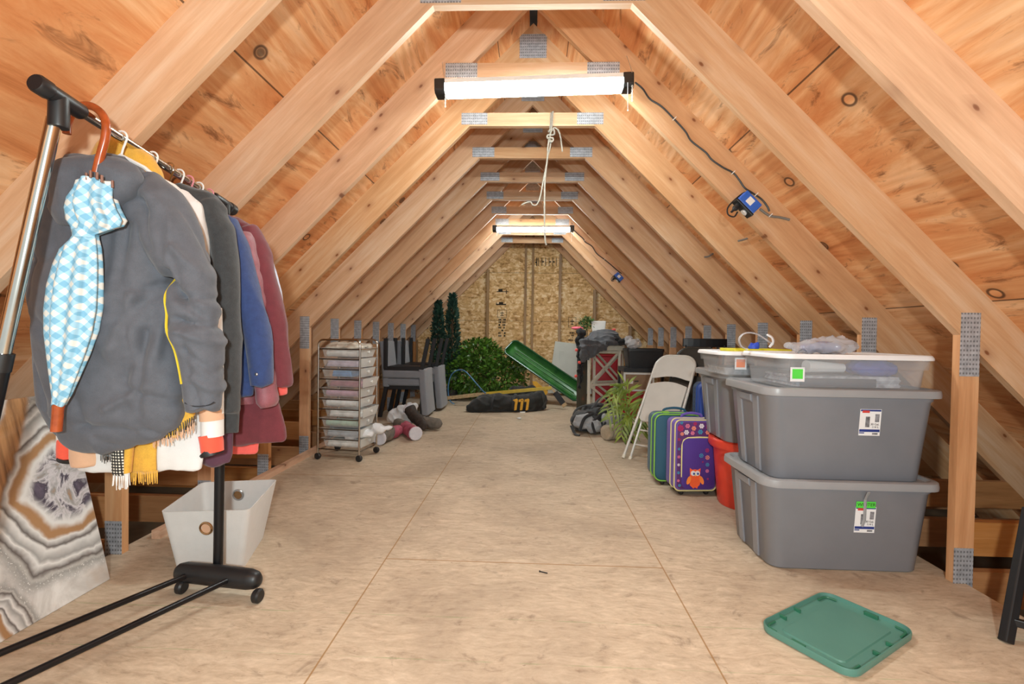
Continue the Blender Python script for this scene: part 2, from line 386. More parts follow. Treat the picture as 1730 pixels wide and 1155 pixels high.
stampat(838, 515, [(0, 0, .17, .02), (.05, .02, .12, .05), (0, .0, .012, .04)]); stampat(839, 493, [(0, 0, .2, .012), (.03, .012, .1, .05), (.16, -.03, .172, .04)])
stampat(843, 598, frame_cells(.12, .1) + [(.03, .03, .09, .045), (.055, .03, .066, .08)])
stampat(904, 449, [(0, .05, .03, .07), (.02, 0, .035, .14)] + [(.05 + .06 * i, 0, .06 + .06 * i, .14) for i in range(6)] + [(.05 + .06 * i, .06, .09 + .06 * i, .08) for i in (1, 3, 4)])
stampat(960, 576, bars(.1, .16, 4)); stampat(960, 553, frame_cells(.13, .17) + [(.03, .1, .1, .112), (.058, .04, .07, .14), (.04, .05, .09, .06)])
stampat(722, 582, bars(.1, .14, 3)); stampat(722, 556, bars(.08, .1, 2, .7))

# ------------------------------------------------------------------ roof trusses
def rafter_mesh(s):
    L = 4.75; z = RD * s
    return MB().loft([[Vector((x, y, zz)) for x, zz in ((0, 0), (-RD, z), (L, z), (L, 0))] for y in (0, .038)]).mesh('rafter', M['lumber'])
RM = {1: rafter_mesh(1), -1: rafter_mesh(-1)}
def poly_mesh(name, poly, mat, y0=0, y1=.038): return MB().loft([[Vector((x, y, z)) for x, z in poly] for y in (y0, y1)]).mesh(name, mat)
TM = []
TM.append(('collar_tie', poly_mesh('collar_tie', [(-.42, 2.402), (.42, 2.402), (.332, 2.49), (-.332, 2.49)], M['lumber'])))
for s in (-1, 1):
    TM.append(('knee_post', poly_mesh('knee_post', [(s * 1.79, -.28), (s * 1.79, CI - 1.79), (s * 1.868, CI - 1.868), (s * 1.868, -.28)], M['lumber_z'])))
    TM.append(('eave_web', poly_mesh('eave_web', [(s * 1.868, .116), (s * (CI - .116), .116), (s * (CI - .257), .257), (s * 1.868, .257)], M['lumber_shaded'])))
    TM.append(('eave_web', poly_mesh('eave_web', [(s * 1.868, -.1), (s * (CI + .1), -.1), (s * (CI - .05), .05), (s * 1.868, .05)], M['lumber_shaded'])))
    a, b = sorted((s * 1.789, s * 1.866)); TM.append(('nail_plate', MB().box(a, b, -.0025, 0, .862, 1.124).mesh('nail_plate', M['plate'])))
    TM.append(('nail_plate', MB().box(a, b, -.0025, 0, -.12, .148).mesh('nail_plate', M['plate'])))
    a, b = sorted((s * .30, s * .475)); TM.append(('nail_plate', MB().box(a, b, -.0025, 0, 2.412, 2.489).mesh('nail_plate', M['plate'])))
TM.append(('nail_plate', MB().box(-.09, .09, -.0025, 0, 2.852, 3.01).mesh('nail_plate', M['plate'])))
tl = {-2: 'roof truss over the very front of the attic, just behind the camera side', -1: 'nearest roof truss in view, its rafters crossing the upper corners',
      0: 'roof truss whose right knee post stands beside the stacked grey totes', 1: 'roof truss carrying the near white shop light and blue outlet box', 2: 'roof truss with the knotted grey rope hanging from its collar tie',
      3: 'roof truss whose left knee post stands just before the chrome drawer cart', 4: 'first roof truss behind the chrome drawer cart', 5: 'second roof truss behind the chrome drawer cart',
      6: 'roof truss just in front of the far shop light truss, beside the upholstered chairs', 7: 'roof truss carrying the far white shop light', 8: 'roof truss just behind the far shop light', 9: 'last open roof truss, framing the chipboard gable wall'}
for k in range(-2, 10):
    t = thing('roof_truss', tl[k], 'roof truss', (0, TY(k), 0), 0, 'roof trusses in a row')
    for s in (1, -1):
        o = bpy.data.objects.new('rafter', RM[s]); COL.objects.link(o); o.parent = t; o.location = (0, 0, CI); o.rotation_euler = (0, radians(45 if s == 1 else 135), 0)
    for nm, me in TM:
        o = bpy.data.objects.new(nm, me); COL.objects.link(o); o.parent = t
t = thing('gable_truss', 'gable end frame of narrow wooden studs against the chipboard wall', 'roof truss', (0, 8.199, 0))
for s in (1, -1):
    o = bpy.data.objects.new('rafter', RM[s]); COL.objects.link(o); o.parent = t; o.location = (0, 0, CI); o.rotation_euler = (0, radians(45 if s == 1 else 135), 0)
for x in (-1.93, -1.33, -.731, -.1, .02, .473, 1.05, 1.643, 2.2):
    MB().box(x - .019, x + .019, 0, .086, -.28, CI - abs(x) - .02).build('stud', M['stud'], t, local=True)
MB().box(-2.7, 2.7, 0, .086, 0, .038).build('bottom_plate', M['lumber'], t, local=True)
p = thing('wooden_plank', 'long narrow pale board lying along the left floor edge behind the white basket', 'board', (-1.768, 3.2, 0))
MB().box(-1.786, -1.742, 2.27, 4.9, 0, .04).build('board', M['lumber'], p)
# turn board grain along its length by using its own axis
p.children[0].data.materials[0] = wood('lumber_long', '#b98a68', '#d9ae8c', '#e6c3a4', 'Y')

# ------------------------------------------------------------------ shop lights, cables, boxes, rope
def chain(p, n, L):
    mb = MB()
    for i in range(n):
        c = Vector(p) - Vector((0, 0, (i + .5) * L)); a = pi / 2 * (i % 2)
        mb.tube([c + Vector((cos(a) * .0035 * cos(q), sin(a) * .0035 * cos(q), L * .62 * sin(q))) for q in [2 * pi * j / 8 for j in range(8)]], .0011, 5, closed=True)
    return mb
def shop_light(label, x0, z0, x1, z1, Y, n):
    t = thing('shop_light', label, 'light', ((x0 + x1) / 2, Y, (z0 + z1) / 2 - .03), 0, 'long shop lights under the collar ties')
    e = Vector((x1 - x0, 0, z1 - z0)); L = e.length; e.normalize(); up = Vector((-e.z, 0, e.x)); P0 = Vector((x0, Y, z0))
    def at(a, b, c): return P0 + e * a + Vector((0, b, 0)) + up * c
    def ext(poly, a0, a1): return MB().loft([[at(a, b, c) for b, c in poly] for a in (a0, a1)])
    ext([(-.05, .012), (.05, .012), (.05, .034), (.03, .042), (-.03, .042), (-.05, .034)], .055, L - .055).build('housing', M['white'], t)
    ext([(-.048, .011), (-.046, -.02), (-.034, -.033), (.034, -.033), (.046, -.02), (.048, .011)], .055, L - .055).build('diffuser', M['led'], t)
    cap = [(-.053, .036), (-.053, -.022), (-.036, -.037), (.036, -.037), (.053, -.022), (.053, .036), (.03, .044), (-.03, .044)]
    for a, b in ((0, .055), (L - .055, L)): ext(cap, a, b).build('end_cap', M['black'], t, bevel=.006)
    for a in (.06, L - .012):
        MB().tube([at(a, -.054, .03), at(a - .012, -.05, .08), at(a - .02, -.02, .135)], .0013, 5).build('hanging_wire', M['zinc'], t)
        chain(at(a, -.056, -.036), n, .009).build('chain', M['white'], t)
    MB().tube([at(L - .035, -.055, -.02), at(L - .035, -.056, -.16)], .0013, 5).ball(at(L - .035, -.056, -.163), .004).build('pull_cord', M['white'], t)
    return t
shop_light('near white shop light glowing under a collar tie, black end caps', -.508, 2.298, .527, 2.326, 2.62, 9)
shop_light('far white shop light glowing above the gable wall, black end caps', -.5, 2.332, .53, 2.339, 6.26, 7)

def power_cord(label, pts, clips, Y, rad=.0045, k=1):
    t = thing('power_cord', label, 'cable', W(*pts[0], Y))
    MB().tube(smooth_path([W(x, y, Y) for x, y in pts], 6), rad, 6).build('cord', M['black'], t)
    for x, y in clips:
        c = W(x, y, Y); d = Vector((-.7, 0, -.7)) * .013 * k; MB().beam(c - d + Vector((0, -.006, 0)), c + d + Vector((0, -.006, 0)), .005 * k, .004).build('clip', M['white'], t)
    return t
YF1 = TY(1) - .006
power_cord('black cable clipped along the rafter from near shop light to blue box',
           [(1073, 139), (1086, 150), (1098, 167), (1118, 180), (1139, 201), (1158, 222), (1168, 238), (1192, 257), (1203, 270), (1222, 283), (1239, 292), (1249, 304), (1258, 317), (1270, 325), (1286, 336), (1296, 348), (1300, 357)],
           [(1139, 201), (1238, 292), (1277, 329), (1301, 364)], YF1)
YF7 = TY(7) - .006
power_cord('black cable clipped along the rafter from far shop light to second blue box', [(970, 389), (977, 396), (985, 403), (989, 409), (1000, 416), (1008, 428), (1021, 438), (1032, 447), (1041, 455), (1050, 462)], [(988, 406), (1021, 438)], YF7, .006)
def outlet_box(label, px, py, Y, loop):
    c = W(px, py, Y - .035); u = Vector((.707, 0, -.707)); v = Vector((-.707, 0, -.707))
    t = thing('outlet_box', label, 'outlet box', c, 0, 'blue outlet boxes on the right rafters')
    Mx = Matrix(((u.x, 0, v.x, c.x), (0, 1, 0, c.y), (u.z, 0, v.z, c.z), (0, 0, 0, 1)))
    MB().box(-.055, .055, -.032, .032, -.035, .03, Mx).build('box', M['blue_box'], t, bevel=.004)
    MB().box(-.06, .06, -.034, .034, .0302, .042, Mx).build('cover', M['black'], t, bevel=.003)
    MB().box(-.022, .014, -.0335, -.0323, -.022, .014, Mx).build('sticker', M['white'], t)
    MB().lathe([(.0, .0425), (.016, .0425), (.018, .05), (.012, .052), (0, .052)], Mx @ Matrix.Translation((.02, 0, 0)), 14).build('socket', M['white'], t)
    MB().lathe([(.016, .0425), (.016, .066), (.007, .078), (.006, .092)], Mx @ Matrix.Translation((-.028, 0, 0)), 12).build('plug', M['black'], t)
    MB().tube(smooth_path([W(x, y, Y - q) for x, y, q in loop], 6), .0042, 6).build('lead', M['black'], t)
    return t
outlet_box('blue outlet box with plugged lead on rafter near the large shop light', 1263, 344, TY(1), [(1246, 358, .035), (1240, 366, .04), (1230, 362, .03), (1230, 350, .02), (1243, 336, .012), (1258, 325, .01), (1270, 326, .01)])
outlet_box('far blue outlet box high on the right near the gable wall', 1045, 468, TY(7), [(1038, 474, .035), (1034, 475, .03), (1033, 470, .02), (1040, 463, .012), (1047, 461, .01)])
for lab, pts, Y in (('short grey cable stub leaving the near blue outlet box', [(1284, 353), (1300, 364), (1318, 367), (1334, 371)], YF1),
                    ('grey cable stub poking out of the second bare rafter below near outlet box', [(1278, 392), (1264, 402), (1247, 407)], TY(2) - .02),
                    ('small grey cable stub on rafter far left of the near outlet box stubs', [(1205, 428), (1197, 433), (1190, 434)], TY(3) - .02)):
    o = MB().tube(smooth_path([W(x, y, Y) for x, y in pts], 5), .0065, 7).build('cable_stub', M['cord_grey'], None, True); tag(o, lab, 'cable')
yr = TY(2) - .012
def RP(l, dy=0): return [W(x, y, yr - dy) for x, y in l]
t = thing('rope', 'grey rope knotted over a collar tie, its long tail hanging free', 'rope', W(922, 413, yr))
MB().tube(smooth_path(RP([(934, 188), (933, 205), (931, 222), (926, 245), (925, 265), (921, 300), (920, 330), (920, 380), (921, 405), (923, 414)], .01), 5), .0055, 6).build('long_tail', M['rope'], t)
MB().tube(smooth_path(RP([(931, 190), (930, 208), (929, 224), (930, 245), (926, 262), (922, 285), (917, 310), (912, 335), (906, 346), (900, 346), (896, 341), (888, 343), (881, 346)]), 5), .005, 6).build('short_tail', M['rope'], t)
MB().tube(smooth_path(RP([(930, 224), (936, 216), (943, 220), (947, 232), (949, 247), (950, 256)], .006), 5), .005, 6).build('loop', M['rope'], t)
kp = [(926, 222), (935, 219), (936, 227), (926, 228), (925, 233), (934, 233), (933, 239), (926, 238)]
MB().tube(smooth_path([W(x, y, yr - .018 + .012 * (i % 2)) for i, (x, y) in enumerate(kp)], 5), .006, 6).build('knot', M['rope'], t)
# ------------------------------------------------------------------ garment rack with its clothes
BAR0, BAR1 = Vector((-1.175, 1.2, 1.586)), Vector((-1.168, 1.851, 1.49))
def bar_at(Y): return BAR0.lerp(BAR1, (Y - BAR0.y) / (BAR1.y - BAR0.y))
rk = thing('garment_rack', 'black and chrome rolling garment rack loaded with coats, its long base tubes on the floor', 'clothes rack', (-1.3, 1.5, 0))
n0 = Vector((-1.494, 1.17, .07)); nd = (BAR0 - n0)
MB().tube([n0, n0 + nd * .565], .0215, 14).build('lower_pole', M['black_metal'], rk, True)
MB().tube([n0 + nd * .55, n0 + nd * .965], .0165, 14).build('upper_pole', M['chrome'], rk, True)
MB().tube([n0 + nd * .545, n0 + nd * .575], .0235, 14).build('pole_collar', M['black'], rk, True)
MB().ball(n0 + nd * .525 + Vector((.012, -.018, 0)), .005).build('button', M['white'], rk, True)
f0 = Vector((-1.184, 1.851, .07)); fd = BAR1 - f0
MB().tube([f0, f0 + fd * .6], .0175, 14).build('lower_pole', M['black_metal'], rk, True)
MB().tube([f0 + fd * .59, f0 + fd * .98], .0145, 14).build('upper_pole', M['chrome'], rk, True)
bd = (BAR1 - BAR0).normalized()
MB().tube([BAR0, BAR1], .0125, 14).build('hanging_bar', M['chrome'], rk, True)
for P, s in ((BAR0, 1), (BAR1, -1)):
    MB().lathe([(.0, -.062), (.02, -.062), (.023, -.057), (.023, -.03), (.0205, -.027), (.0205, .06), (.017, .066), (.0135, .067)], frame3(P, Vector((1, 0, 0)), bd * s), 18).build('corner_joint', M['black'], rk, True)
    q = nd.normalized() if s == 1 else fd.normalized()
    MB().lathe([(.021, -.075), (.022, -.07), (.0215, 0)], frame3(P, Vector((1, 0, 0)), q), 16).build('pole_socket', M['black'], rk, True)
def base_bar(a, b, name):
    a, b = Vector(a), Vector(b); d = (b - a); L = d.length; d.normalize(); s = Vector((0, 0, 1)).cross(d); rings = []
    for x, w, h in ((-.005, .006, .012), (.0, .02, .026), (.012, .03, .036), (.04, .036, .043), (L / 2, .036, .045), (L - .04, .036, .043), (L - .012, .03, .036), (L, .02, .026), (L + .005, .006, .012)):
        c = a + d * x; rings.append([c + s * cos(q) * w + Vector((0, 0, sin(q) * (h if sin(q) > 0 else h * .75))) for q in [2 * pi * k / 20 for k in range(20)]])
    MB().loft(rings).build(name, M['black'], rk, True, sharp=70)
    for e in (.03, L - .0): 
        c = a + d * e + Vector((0, 0, 0)); c.z = .026
        w = MB(); w.lathe([(.0, -.014), (.02, -.014), (.0255, -.008), (.0255, .008), (.02, .014), (0, .014)], frame3(c + d * .012 - s * .025, s, d), 18).build('wheel', M['black'], rk, True)
base_bar((-1.335, 1.835, .066), (-.985, 1.79, .066), 'base_bar')
base_bar((-1.66, 1.17, .066), (-1.33, 1.125, .066), 'base_bar')
MB().tube([(-1.262, 1.826, .072), (-1.565, 1.16, .072)], .0105, 10).build('base_tube', M['black_metal'], rk, True)
MB().tube([(-1.087, 1.803, .072), (-1.372, 1.13, .072)], .0105, 10).build('base_tube', M['black_metal'], rk, True)

def rows_mb(mb, rows, Y, dz=.06, n=28, e=2.4):
    """stack of flattened oval rings: rows are (py, left px, right px[, half depth])"""
    rings = []
    for r in rows:
        py, xl, xr = r[:3]; d = r[3] if len(r) > 3 else dz; yy = Y + (r[4] if len(r) > 4 else 0)
        a, b = W(xl, py, yy), W(xr, py, yy); c = (a + b) / 2; h = (b - a) / 2; ring = []
        for k in range(n):
            q = 2 * pi * k / n; cx, sx = cos(q), sin(q)
            ring.append(c + h * (abs(cx) ** (2 / e) * (1 if cx >= 0 else -1)) + Vector((0, d * abs(sx) ** (2 / e) * (1 if sx >= 0 else -1), 0)))
        rings.append(ring)
    return mb.loft(rings)
def sleeve_mb(mb, pts, n=16):           # (px, py, Y, half width px, half depth m)
    P = [W(a, b, c) for a, b, c, _, _ in pts]; rings = []
    for i, p in enumerate(P):
        t = (P[min(i + 1, len(P) - 1)] - P[max(i - 1, 0)]).normalized(); w = t.cross(Vector((0, 1, 0))).normalized()
        hw = pts[i][3] * pts[i][2] / F; d = pts[i][4]
        rings.append([p + w * cos(2 * pi * k / n) * hw + Vector((0, 1, 0)) * sin(2 * pi * k / n) * d for k in range(n)])
    return mb.loft(rings)
M['parka'] = cloth('grey_parka_fabric', '#53565e', .8, 600, .16, 30, .25, .15)
M['fleece'] = cloth('charcoal_fleece', '#37393b', .95, 500, .2, 60, .5)
M['navy'] = cloth('navy_denim', '#2c3f6e', .9, 900, .18, 60, .4)
M['plum'] = cloth('plum_quilt', '#8a4f58', .6, 300, .15, 30, .3)
M['maroon'] = cloth('maroon_wool', '#6a2b33', .9, 700, .15, 30, .3)
M['purple'] = cloth('purple_knit', '#573446', .9, 600, .15)
M['yellow'] = cloth('mustard_wool', '#d5a23c', .95, 500, .14, 40, .5)
M['offwhite'] = cloth('white_cotton', '#dcdad8', .9, 800, .05, 20, .3)
M['peach'] = cloth('peach_cotton', '#d6a988', .9, 800, .06)
M['orange'] = cloth('coral_orange_cloth', '#e8573f', .85, 800, .08)
M['coral'] = cloth('coral_cloth', '#f0635a', .85, 800, .06)
M['paleblue'] = cloth('pale_blue_cotton', '#c3cde3', .9, 800, .06)
M['lining'] = plain('yellow_zip_tape', '#c9b024', .6)
M['seam'] = plain('dark_seam', '#2c2d33', .9)
def garment(name, label, cat, Y, group='garments hanging on the rack'):
    b = bar_at(Y); return thing(name, label, cat, (b.x, Y, b.z - .9), 0, group)
# grey parka, the front garment
pk = garment('parka', 'long grey hooded parka hanging frontmost on the rack behind the umbrella', 'coat', 1.385)
mb = MB()
rows_mb(mb, [(268, 132, 200, .035), (276, 112, 222, .05), (296, 98, 252, .065), (322, 84, 284, .08), (352, 72, 296, .085), (400, 70, 298, .085), (460, 68, 288, .085), (530, 64, 294, .085), (600, 66, 303, .085), (660, 72, 308, .08), (700, 80, 309, .07), (724, 88, 300, .06), (742, 102, 278, .05), (756, 124, 250, .035), (762, 145, 228, .02)], 1.40)
sleeve_mb(mb, [(250, 305, 1.40, 26, .05), (272, 340, 1.385, 38, .065), (292, 395, 1.375, 44, .07), (313, 450, 1.365, 39, .068), (328, 510, 1.36, 38, .066), (337, 560, 1.36, 39, .064), (340, 620, 1.36, 36, .058), (340, 665, 1.36, 30, .05), (340, 696, 1.36, 27, .042)])
sleeve_mb(mb, [(120, 300, 1.41, 24, .05), (92, 350, 1.42, 30, .06), (84, 450, 1.43, 26, .055), (86, 560, 1.43, 24, .05), (92, 660, 1.43, 20, .045)])
def pk_disp(v, n):
    d = wrinkle(.013, (6, 4, 4), 2.0, .0018, (20, 16, 14))(v, n); d -= .022 * max(0, ridged((v.x + v.z * .45, v.y, v.z - v.x * .3), (9, 4, 3.2), 8) - .25) ** 2
    for (px, py), (qx, qy), wd, am in (((282, 465), (240, 486), .012, -.016), ((282, 465), (205, 540), .016, -.010), ((290, 470), (352, 540), .012, -.018), ((284, 466), (262, 620), .016, -.012), ((312, 540), (376, 556), .010, -.014), ((312, 500), (350, 505), .010, -.012), ((215, 330), (232, 292), .010, -.012), ((205, 640), (250, 560), .02, -.010), ((190, 350), (175, 520), .02, -.01), ((300, 560), (350, 620), .02, .008), ((180, 690), (250, 650), .014, .010), ((240, 560), (228, 700), .012, -.012), ((262, 480), (255, 600), .011, .012), ((225, 500), (190, 600), .014, .010), ((318, 560), (372, 585), .009, .010), ((322, 590), (372, 640), .010, -.010), ((330, 640), (368, 668), .009, .009), ((300, 420), (345, 470), .012, .010), ((240, 340), (262, 420), .012, -.012), ((215, 380), (205, 470), .014, -.010), ((215, 660), (300, 690), .012, -.009), ((130, 720), (240, 735), .012, -.008)):
        a, b = W(px, py, 1.33), W(qx, qy, 1.33); p = Vector((v.x, 1.33, v.z)); ab = b - a; t = max(0, min(1, (p - a).dot(ab) / ab.length_squared)); dd = (p - a - ab * t).length
        d += 1.7 * am * math.exp(-(dd / wd) ** 2) * (1 - .6 * t)
    return d
pk_soft = soft(mb, .0075, 5, pk_disp); pk_tree = BVHTree.FromPolygons([tuple(v) for v in pk_soft.v], pk_soft.f); pk_soft.build('body', M['parka'], pk, True, sharp=80)
def on_parka(x, y):                    # the point of the parka's front surface at that place
    p = W(x, y, 1.33); h = pk_tree.ray_cast(Vector((p.x, .9, p.z)), Vector((0, 1, 0)))[0]; return (h if h else p) + Vector((0, -.001, 0))
mb = MB(); rows_mb(mb, [(266, 128, 206, .02), (276, 104, 226, .04), (296, 94, 238, .05), (330, 92, 226, .05), (362, 96, 196, .045), (382, 106, 160, .03)], 1.325)
soft(mb, .0075, 5, wrinkle(.010, (10, 6, 8), 5)).build('hood', M['parka'], pk, True, sharp=80)
MB().tube(smooth_path([on_parka(x, y) for x, y in ((289, 470), (293, 500), (296, 530), (299, 560), (302, 590), (306, 620), (310, 648))], 5), .0035, 6).build('lining_edge', M['lining'], pk, True)
MB().tube(smooth_path([on_parka(x, y) for x, y in ((314, 680), (330, 686), (348, 685), (362, 679))], 4), .0018, 5).build('cuff_seam', M['seam'], pk, True)

# yellow scarf over the bar
def fringe(mb, pts, L, Y, n, seed=1, r=.0014):
    random.seed(seed)
    for i in range(n):
        t = i / (n - 1); j = t * (len(pts) - 1); a = int(min(j, len(pts) - 2)); f = j - a
        x = pts[a][0] * (1 - f) + pts[a + 1][0] * f; y = pts[a][1] * (1 - f) + pts[a + 1][1] * f; l = L * random.uniform(.7, 1.1); dx = random.uniform(-2.5, 2.5)
        mb.tube([W(x, y - 4, Y), W(x + dx * .5, y + l * .5, Y - .004), W(x + dx, y + l, Y + random.uniform(-.006, .006))], r, 4)
    return mb
ys = garment('scarf', 'mustard yellow scarf draped over the bar behind the grey parka, fringed end below', 'scarf', 1.44, 'scarves on the rack')
mb = MB(); rows_mb(mb, [(236, 178, 212, .028), (248, 168, 238, .045), (266, 160, 258, .052), (290, 158, 270, .054), (330, 160, 278, .05), (420, 180, 280, .04), (560, 205, 276, .03), (680, 221, 268, .022), (740, 222, 266, .018), (798, 219, 266, .014)], 1.455, e=2.2)
soft(mb, .008, 4, wrinkle(.006, (16, 8, 3), 7)).build('body', M['yellow'], ys, True, sharp=80)
fringe(MB(), [(220, 798), (266, 798)], 20, 1.45, 26).build('fringe', M['yellow'], ys)
def plaid():
    k = N('plaid_wool'); s = k.sep(k.coord()); a = k.math('LESS_THAN', k.math('FRACT', k.math('MULTIPLY', s[0], 110)), .5); b = k.math('LESS_THAN', k.math('FRACT', k.math('MULTIPLY', s[2], 110)), .5)
    f = k.math('MULTIPLY', k.math('ADD', a, b), .5); return k.done(k.ramp(f, [(0, lin('#e3dccd')), (.4, lin('#3a3834')), (.8, lin('#1c1b1c'))], 'CONSTANT'), .95)
M['plaid'] = plaid()
ps = garment('scarf', 'black and white checked scarf with yellow border and pale fringe under the parka hem', 'scarf', 1.425, 'scarves on the rack')
mb = MB(); rows_mb(mb, [(560, 205, 300, .02), (640, 192, 300, .02), (700, 190, 250, .016), (740, 194, 224, .014), (800, 193, 216, .01)], 1.43); soft(mb, .006, 3, wrinkle(.004, (14, 8, 4), 9)).build('body', M['plaid'], ps, True, sharp=80)
mb = MB(); rows_mb(mb, [(600, 214, 300, .014), (700, 214, 230, .014), (798, 212, 220, .012)], 1.425); mb.build('border', M['yellow'], ps, True)
mb = MB(); rows_mb(mb, [(660, 280, 332, .012), (700, 272, 328, .012), (722, 262, 322, .01), (740, 256, 300, .008)], 1.425); soft(mb, .005, 2, wrinkle(.004, (20, 8, 20), 4)).build('yellow_end', M['yellow'], ps, True, sharp=80)
fringe(MB(), [(170, 762), (196, 762)], 20, 1.435, 16, 3).build('dark_fringe', M['black'], ps)
fringe(MB(), [(192, 800), (218, 798)], 26, 1.425, 16, 4).build('fringe', M['offwhite'], ps)
fringe(MB(), [(258, 738), (292, 732), (328, 712)], 18, 1.42, 30, 5).build('edge_fringe', M['peach'], ps)
fringe(MB(), [(258, 732), (292, 726), (328, 706)], 14, 1.417, 20, 6, .0016).build('dark_edge_fringe', M['black'], ps)

cj = garment('jacket', 'white jacket with peach hem and orange and black cuffs, below the grey parka', 'jacket', 1.50)
mb = MB(); rows_mb(mb, [(322, 235, 316, .03), (345, 190, 340, .05), (400, 165, 350, .05), (480, 160, 356, .05), (600, 142, 352, .048), (700, 134, 349, .045), (760, 131, 345, .04), (794, 133, 342, .032)], 1.505)
soft(mb, .008, 4, wrinkle(.006, (14, 8, 4), 11)).build('body', M['offwhite'], cj, True, sharp=80)
mb = MB(); rows_mb(mb, [(735, 128, 178, .05), (770, 127, 176, .047), (785, 130, 172, .044)], 1.49); soft(mb, .006, 3).build('hem_panel', M['peach'], cj, True, sharp=80)
for nm, m, a, b in (('sleeve', 'offwhite', 520, 736), ('cuff_band', 'orange', 733, 762), ('cuff_edge', 'black', 760, 768)):
    mb = MB(); sleeve_mb(mb, [(355, a, 1.47, 17.5, .035), (358, (a + b) / 2, 1.47, 17.8, .035), (359, b, 1.47, 17.5, .033)]); mb.build(nm, M[m], cj, True)
mb = MB(); sleeve_mb(mb, [(357, 690, 1.468, 18.3, .036), (358, 709, 1.468, 18.3, .036)]); mb.build('sleeve_band', M['peach'], cj, True)
for nm, m, a, b in (('sleeve', 'offwhite', 540, 742), ('cuff_band', 'orange', 740, 772), ('cuff_edge', 'black', 771, 777)):
    mb = MB(); sleeve_mb(mb, [(118, a, 1.51, 16, .035), (117, (a + b) / 2, 1.51, 16, .035), (116, b, 1.51, 15, .033)]); mb.build(nm, M[m], cj, True)

def simple_garment(name, label, cat, Y, mat, rows, sleeve, seed, lsleeve=True, amp=.008, vox=.008, f=(13, 8, 3.5)):
    t = garment(name, label, cat, Y); mb = MB(); rows_mb(mb, rows, Y)
    if sleeve: sleeve_mb(mb, sleeve)
    if sleeve and lsleeve:
        bx = 865 + (bar_at(Y).x / Y) * F + 33
        sleeve_mb(mb, [(2 * bx - a, b, c + .02, d, e) for a, b, c, d, e in sleeve])
    soft(mb, vox, 2, wrinkle(amp, f, seed)).build('body', M[mat], t, True, sharp=80); return t
simple_garment('jacket', 'charcoal fleece jacket hanging between the grey parka and the navy jacket', 'jacket', 1.57, 'fleece',
    [(318, 262, 322, .035), (332, 240, 362, .045), (352, 205, 384, .05), (376, 192, 384, .05), (460, 190, 392, .05), (560, 186, 398, .05), (660, 184, 404, .05), (715, 186, 404, .045), (732, 188, 404, .03)],
    [(355, 345, 1.56, 16, .04), (374, 385, 1.55, 20, .045), (384, 460, 1.545, 19, .045), (387, 560, 1.54, 18, .042), (388, 640, 1.54, 17, .038), (386, 696, 1.54, 15, .034)], 13)
simple_garment('sweater', 'dark purple knit top showing below the charcoal fleece hem', 'sweater', 1.615, 'purple', [(360, 290, 345, .03), (390, 230, 380, .035), (500, 220, 388, .035), (650, 230, 392, .035), (725, 236, 396, .035), (770, 240, 394, .03), (782, 250, 390, .02)], None, 15)
nv = simple_garment('jacket', 'navy denim jacket with snap cuff hanging beside the maroon coat', 'jacket', 1.66, 'navy',
    [(350, 300, 362, .03), (364, 285, 386, .045), (385, 262, 402, .048), (460, 262, 410, .048), (560, 258, 418, .048), (640, 258, 426, .045), (670, 262, 427, .04)],
    [(384, 372, 1.655, 15, .04), (402, 420, 1.65, 18, .045), (418, 490, 1.645, 18, .044), (432, 560, 1.64, 18, .042), (440, 610, 1.64, 17, .04), (443, 648, 1.64, 16, .036)], 17)
mb = MB(); sleeve_mb(mb, [(439.5, 620, 1.639, 18, .043), (442.5, 649, 1.639, 17.2, .04)]); mb.build('cuff', M['navy'], nv, True)
MB().ball(W(433, 632, 1.594), .0055, .003, .0055).build('snap', M['zinc'], nv, True)
t = garment('puffer_jacket', 'plum quilted puffer jacket squeezed between the navy jacket and maroon coat', 'jacket', 1.71)
mb = MB(); pts = []
for i in range(33):
    q = i / 32; y = 395 + 292 * q; x = 408 + 46 * q ** .9; hw = 17 + 5 * math.sin(pi * min(1, q * 1.1)) ; pk_ = abs(math.sin(q * 9 * pi)) ** .5
    pts.append((x, y, 1.70, (hw if q < .97 else 12) * (.86 + .16 * pk_), .045 * (.82 + .2 * pk_)))
sleeve_mb(mb, pts); mb.build('sleeve', M['plum'], t, True, sharp=80)
mb = MB(); rows = []
for i in range(33):
    q = i / 32; y = 372 + 310 * q; pk_ = abs(math.sin(q * 9 * pi)) ** .5; rows.append((y, 292 - 20 * min(1, q * 8), 388 + 40 * min(1, q * 6) ** .5, .05 * (.8 + .2 * pk_)))
rows_mb(mb, rows, 1.725); mb.build('body', M['plum'], t, True, sharp=80)
simple_garment('coat', 'long maroon coat hanging near the far end of the rack', 'coat', 1.765, 'maroon',
    [(366, 335, 402, .03), (379, 315, 424, .045), (400, 300, 436, .05), (470, 300, 444, .05), (560, 298, 454, .05), (650, 296, 468, .05), (722, 294, 482, .05), (740, 294, 484, .04), (747, 298, 480, .03)],
    [(418, 388, 1.76, 15, .042), (436, 430, 1.755, 18, .046), (453, 490, 1.75, 19, .046), (465, 550, 1.75, 19, .044), (472, 610, 1.75, 18, .04), (475, 652, 1.75, 16, .036)], 21)
simple_garment('shirt', 'pale blue cotton shirt hanging last on the rack, only a sleeve edge showing', 'shirt', 1.80, 'paleblue', [(385, 350, 420, .03), (398, 325, 436, .035), (470, 320, 440, .035), (600, 318, 440, .035), (680, 318, 440, .03)],
    [(432, 398, 1.80, 8, .03), (445, 430, 1.80, 11, .035), (458, 470, 1.80, 11, .035), (470, 521, 1.80, 9, .03)], 23, amp=.003)
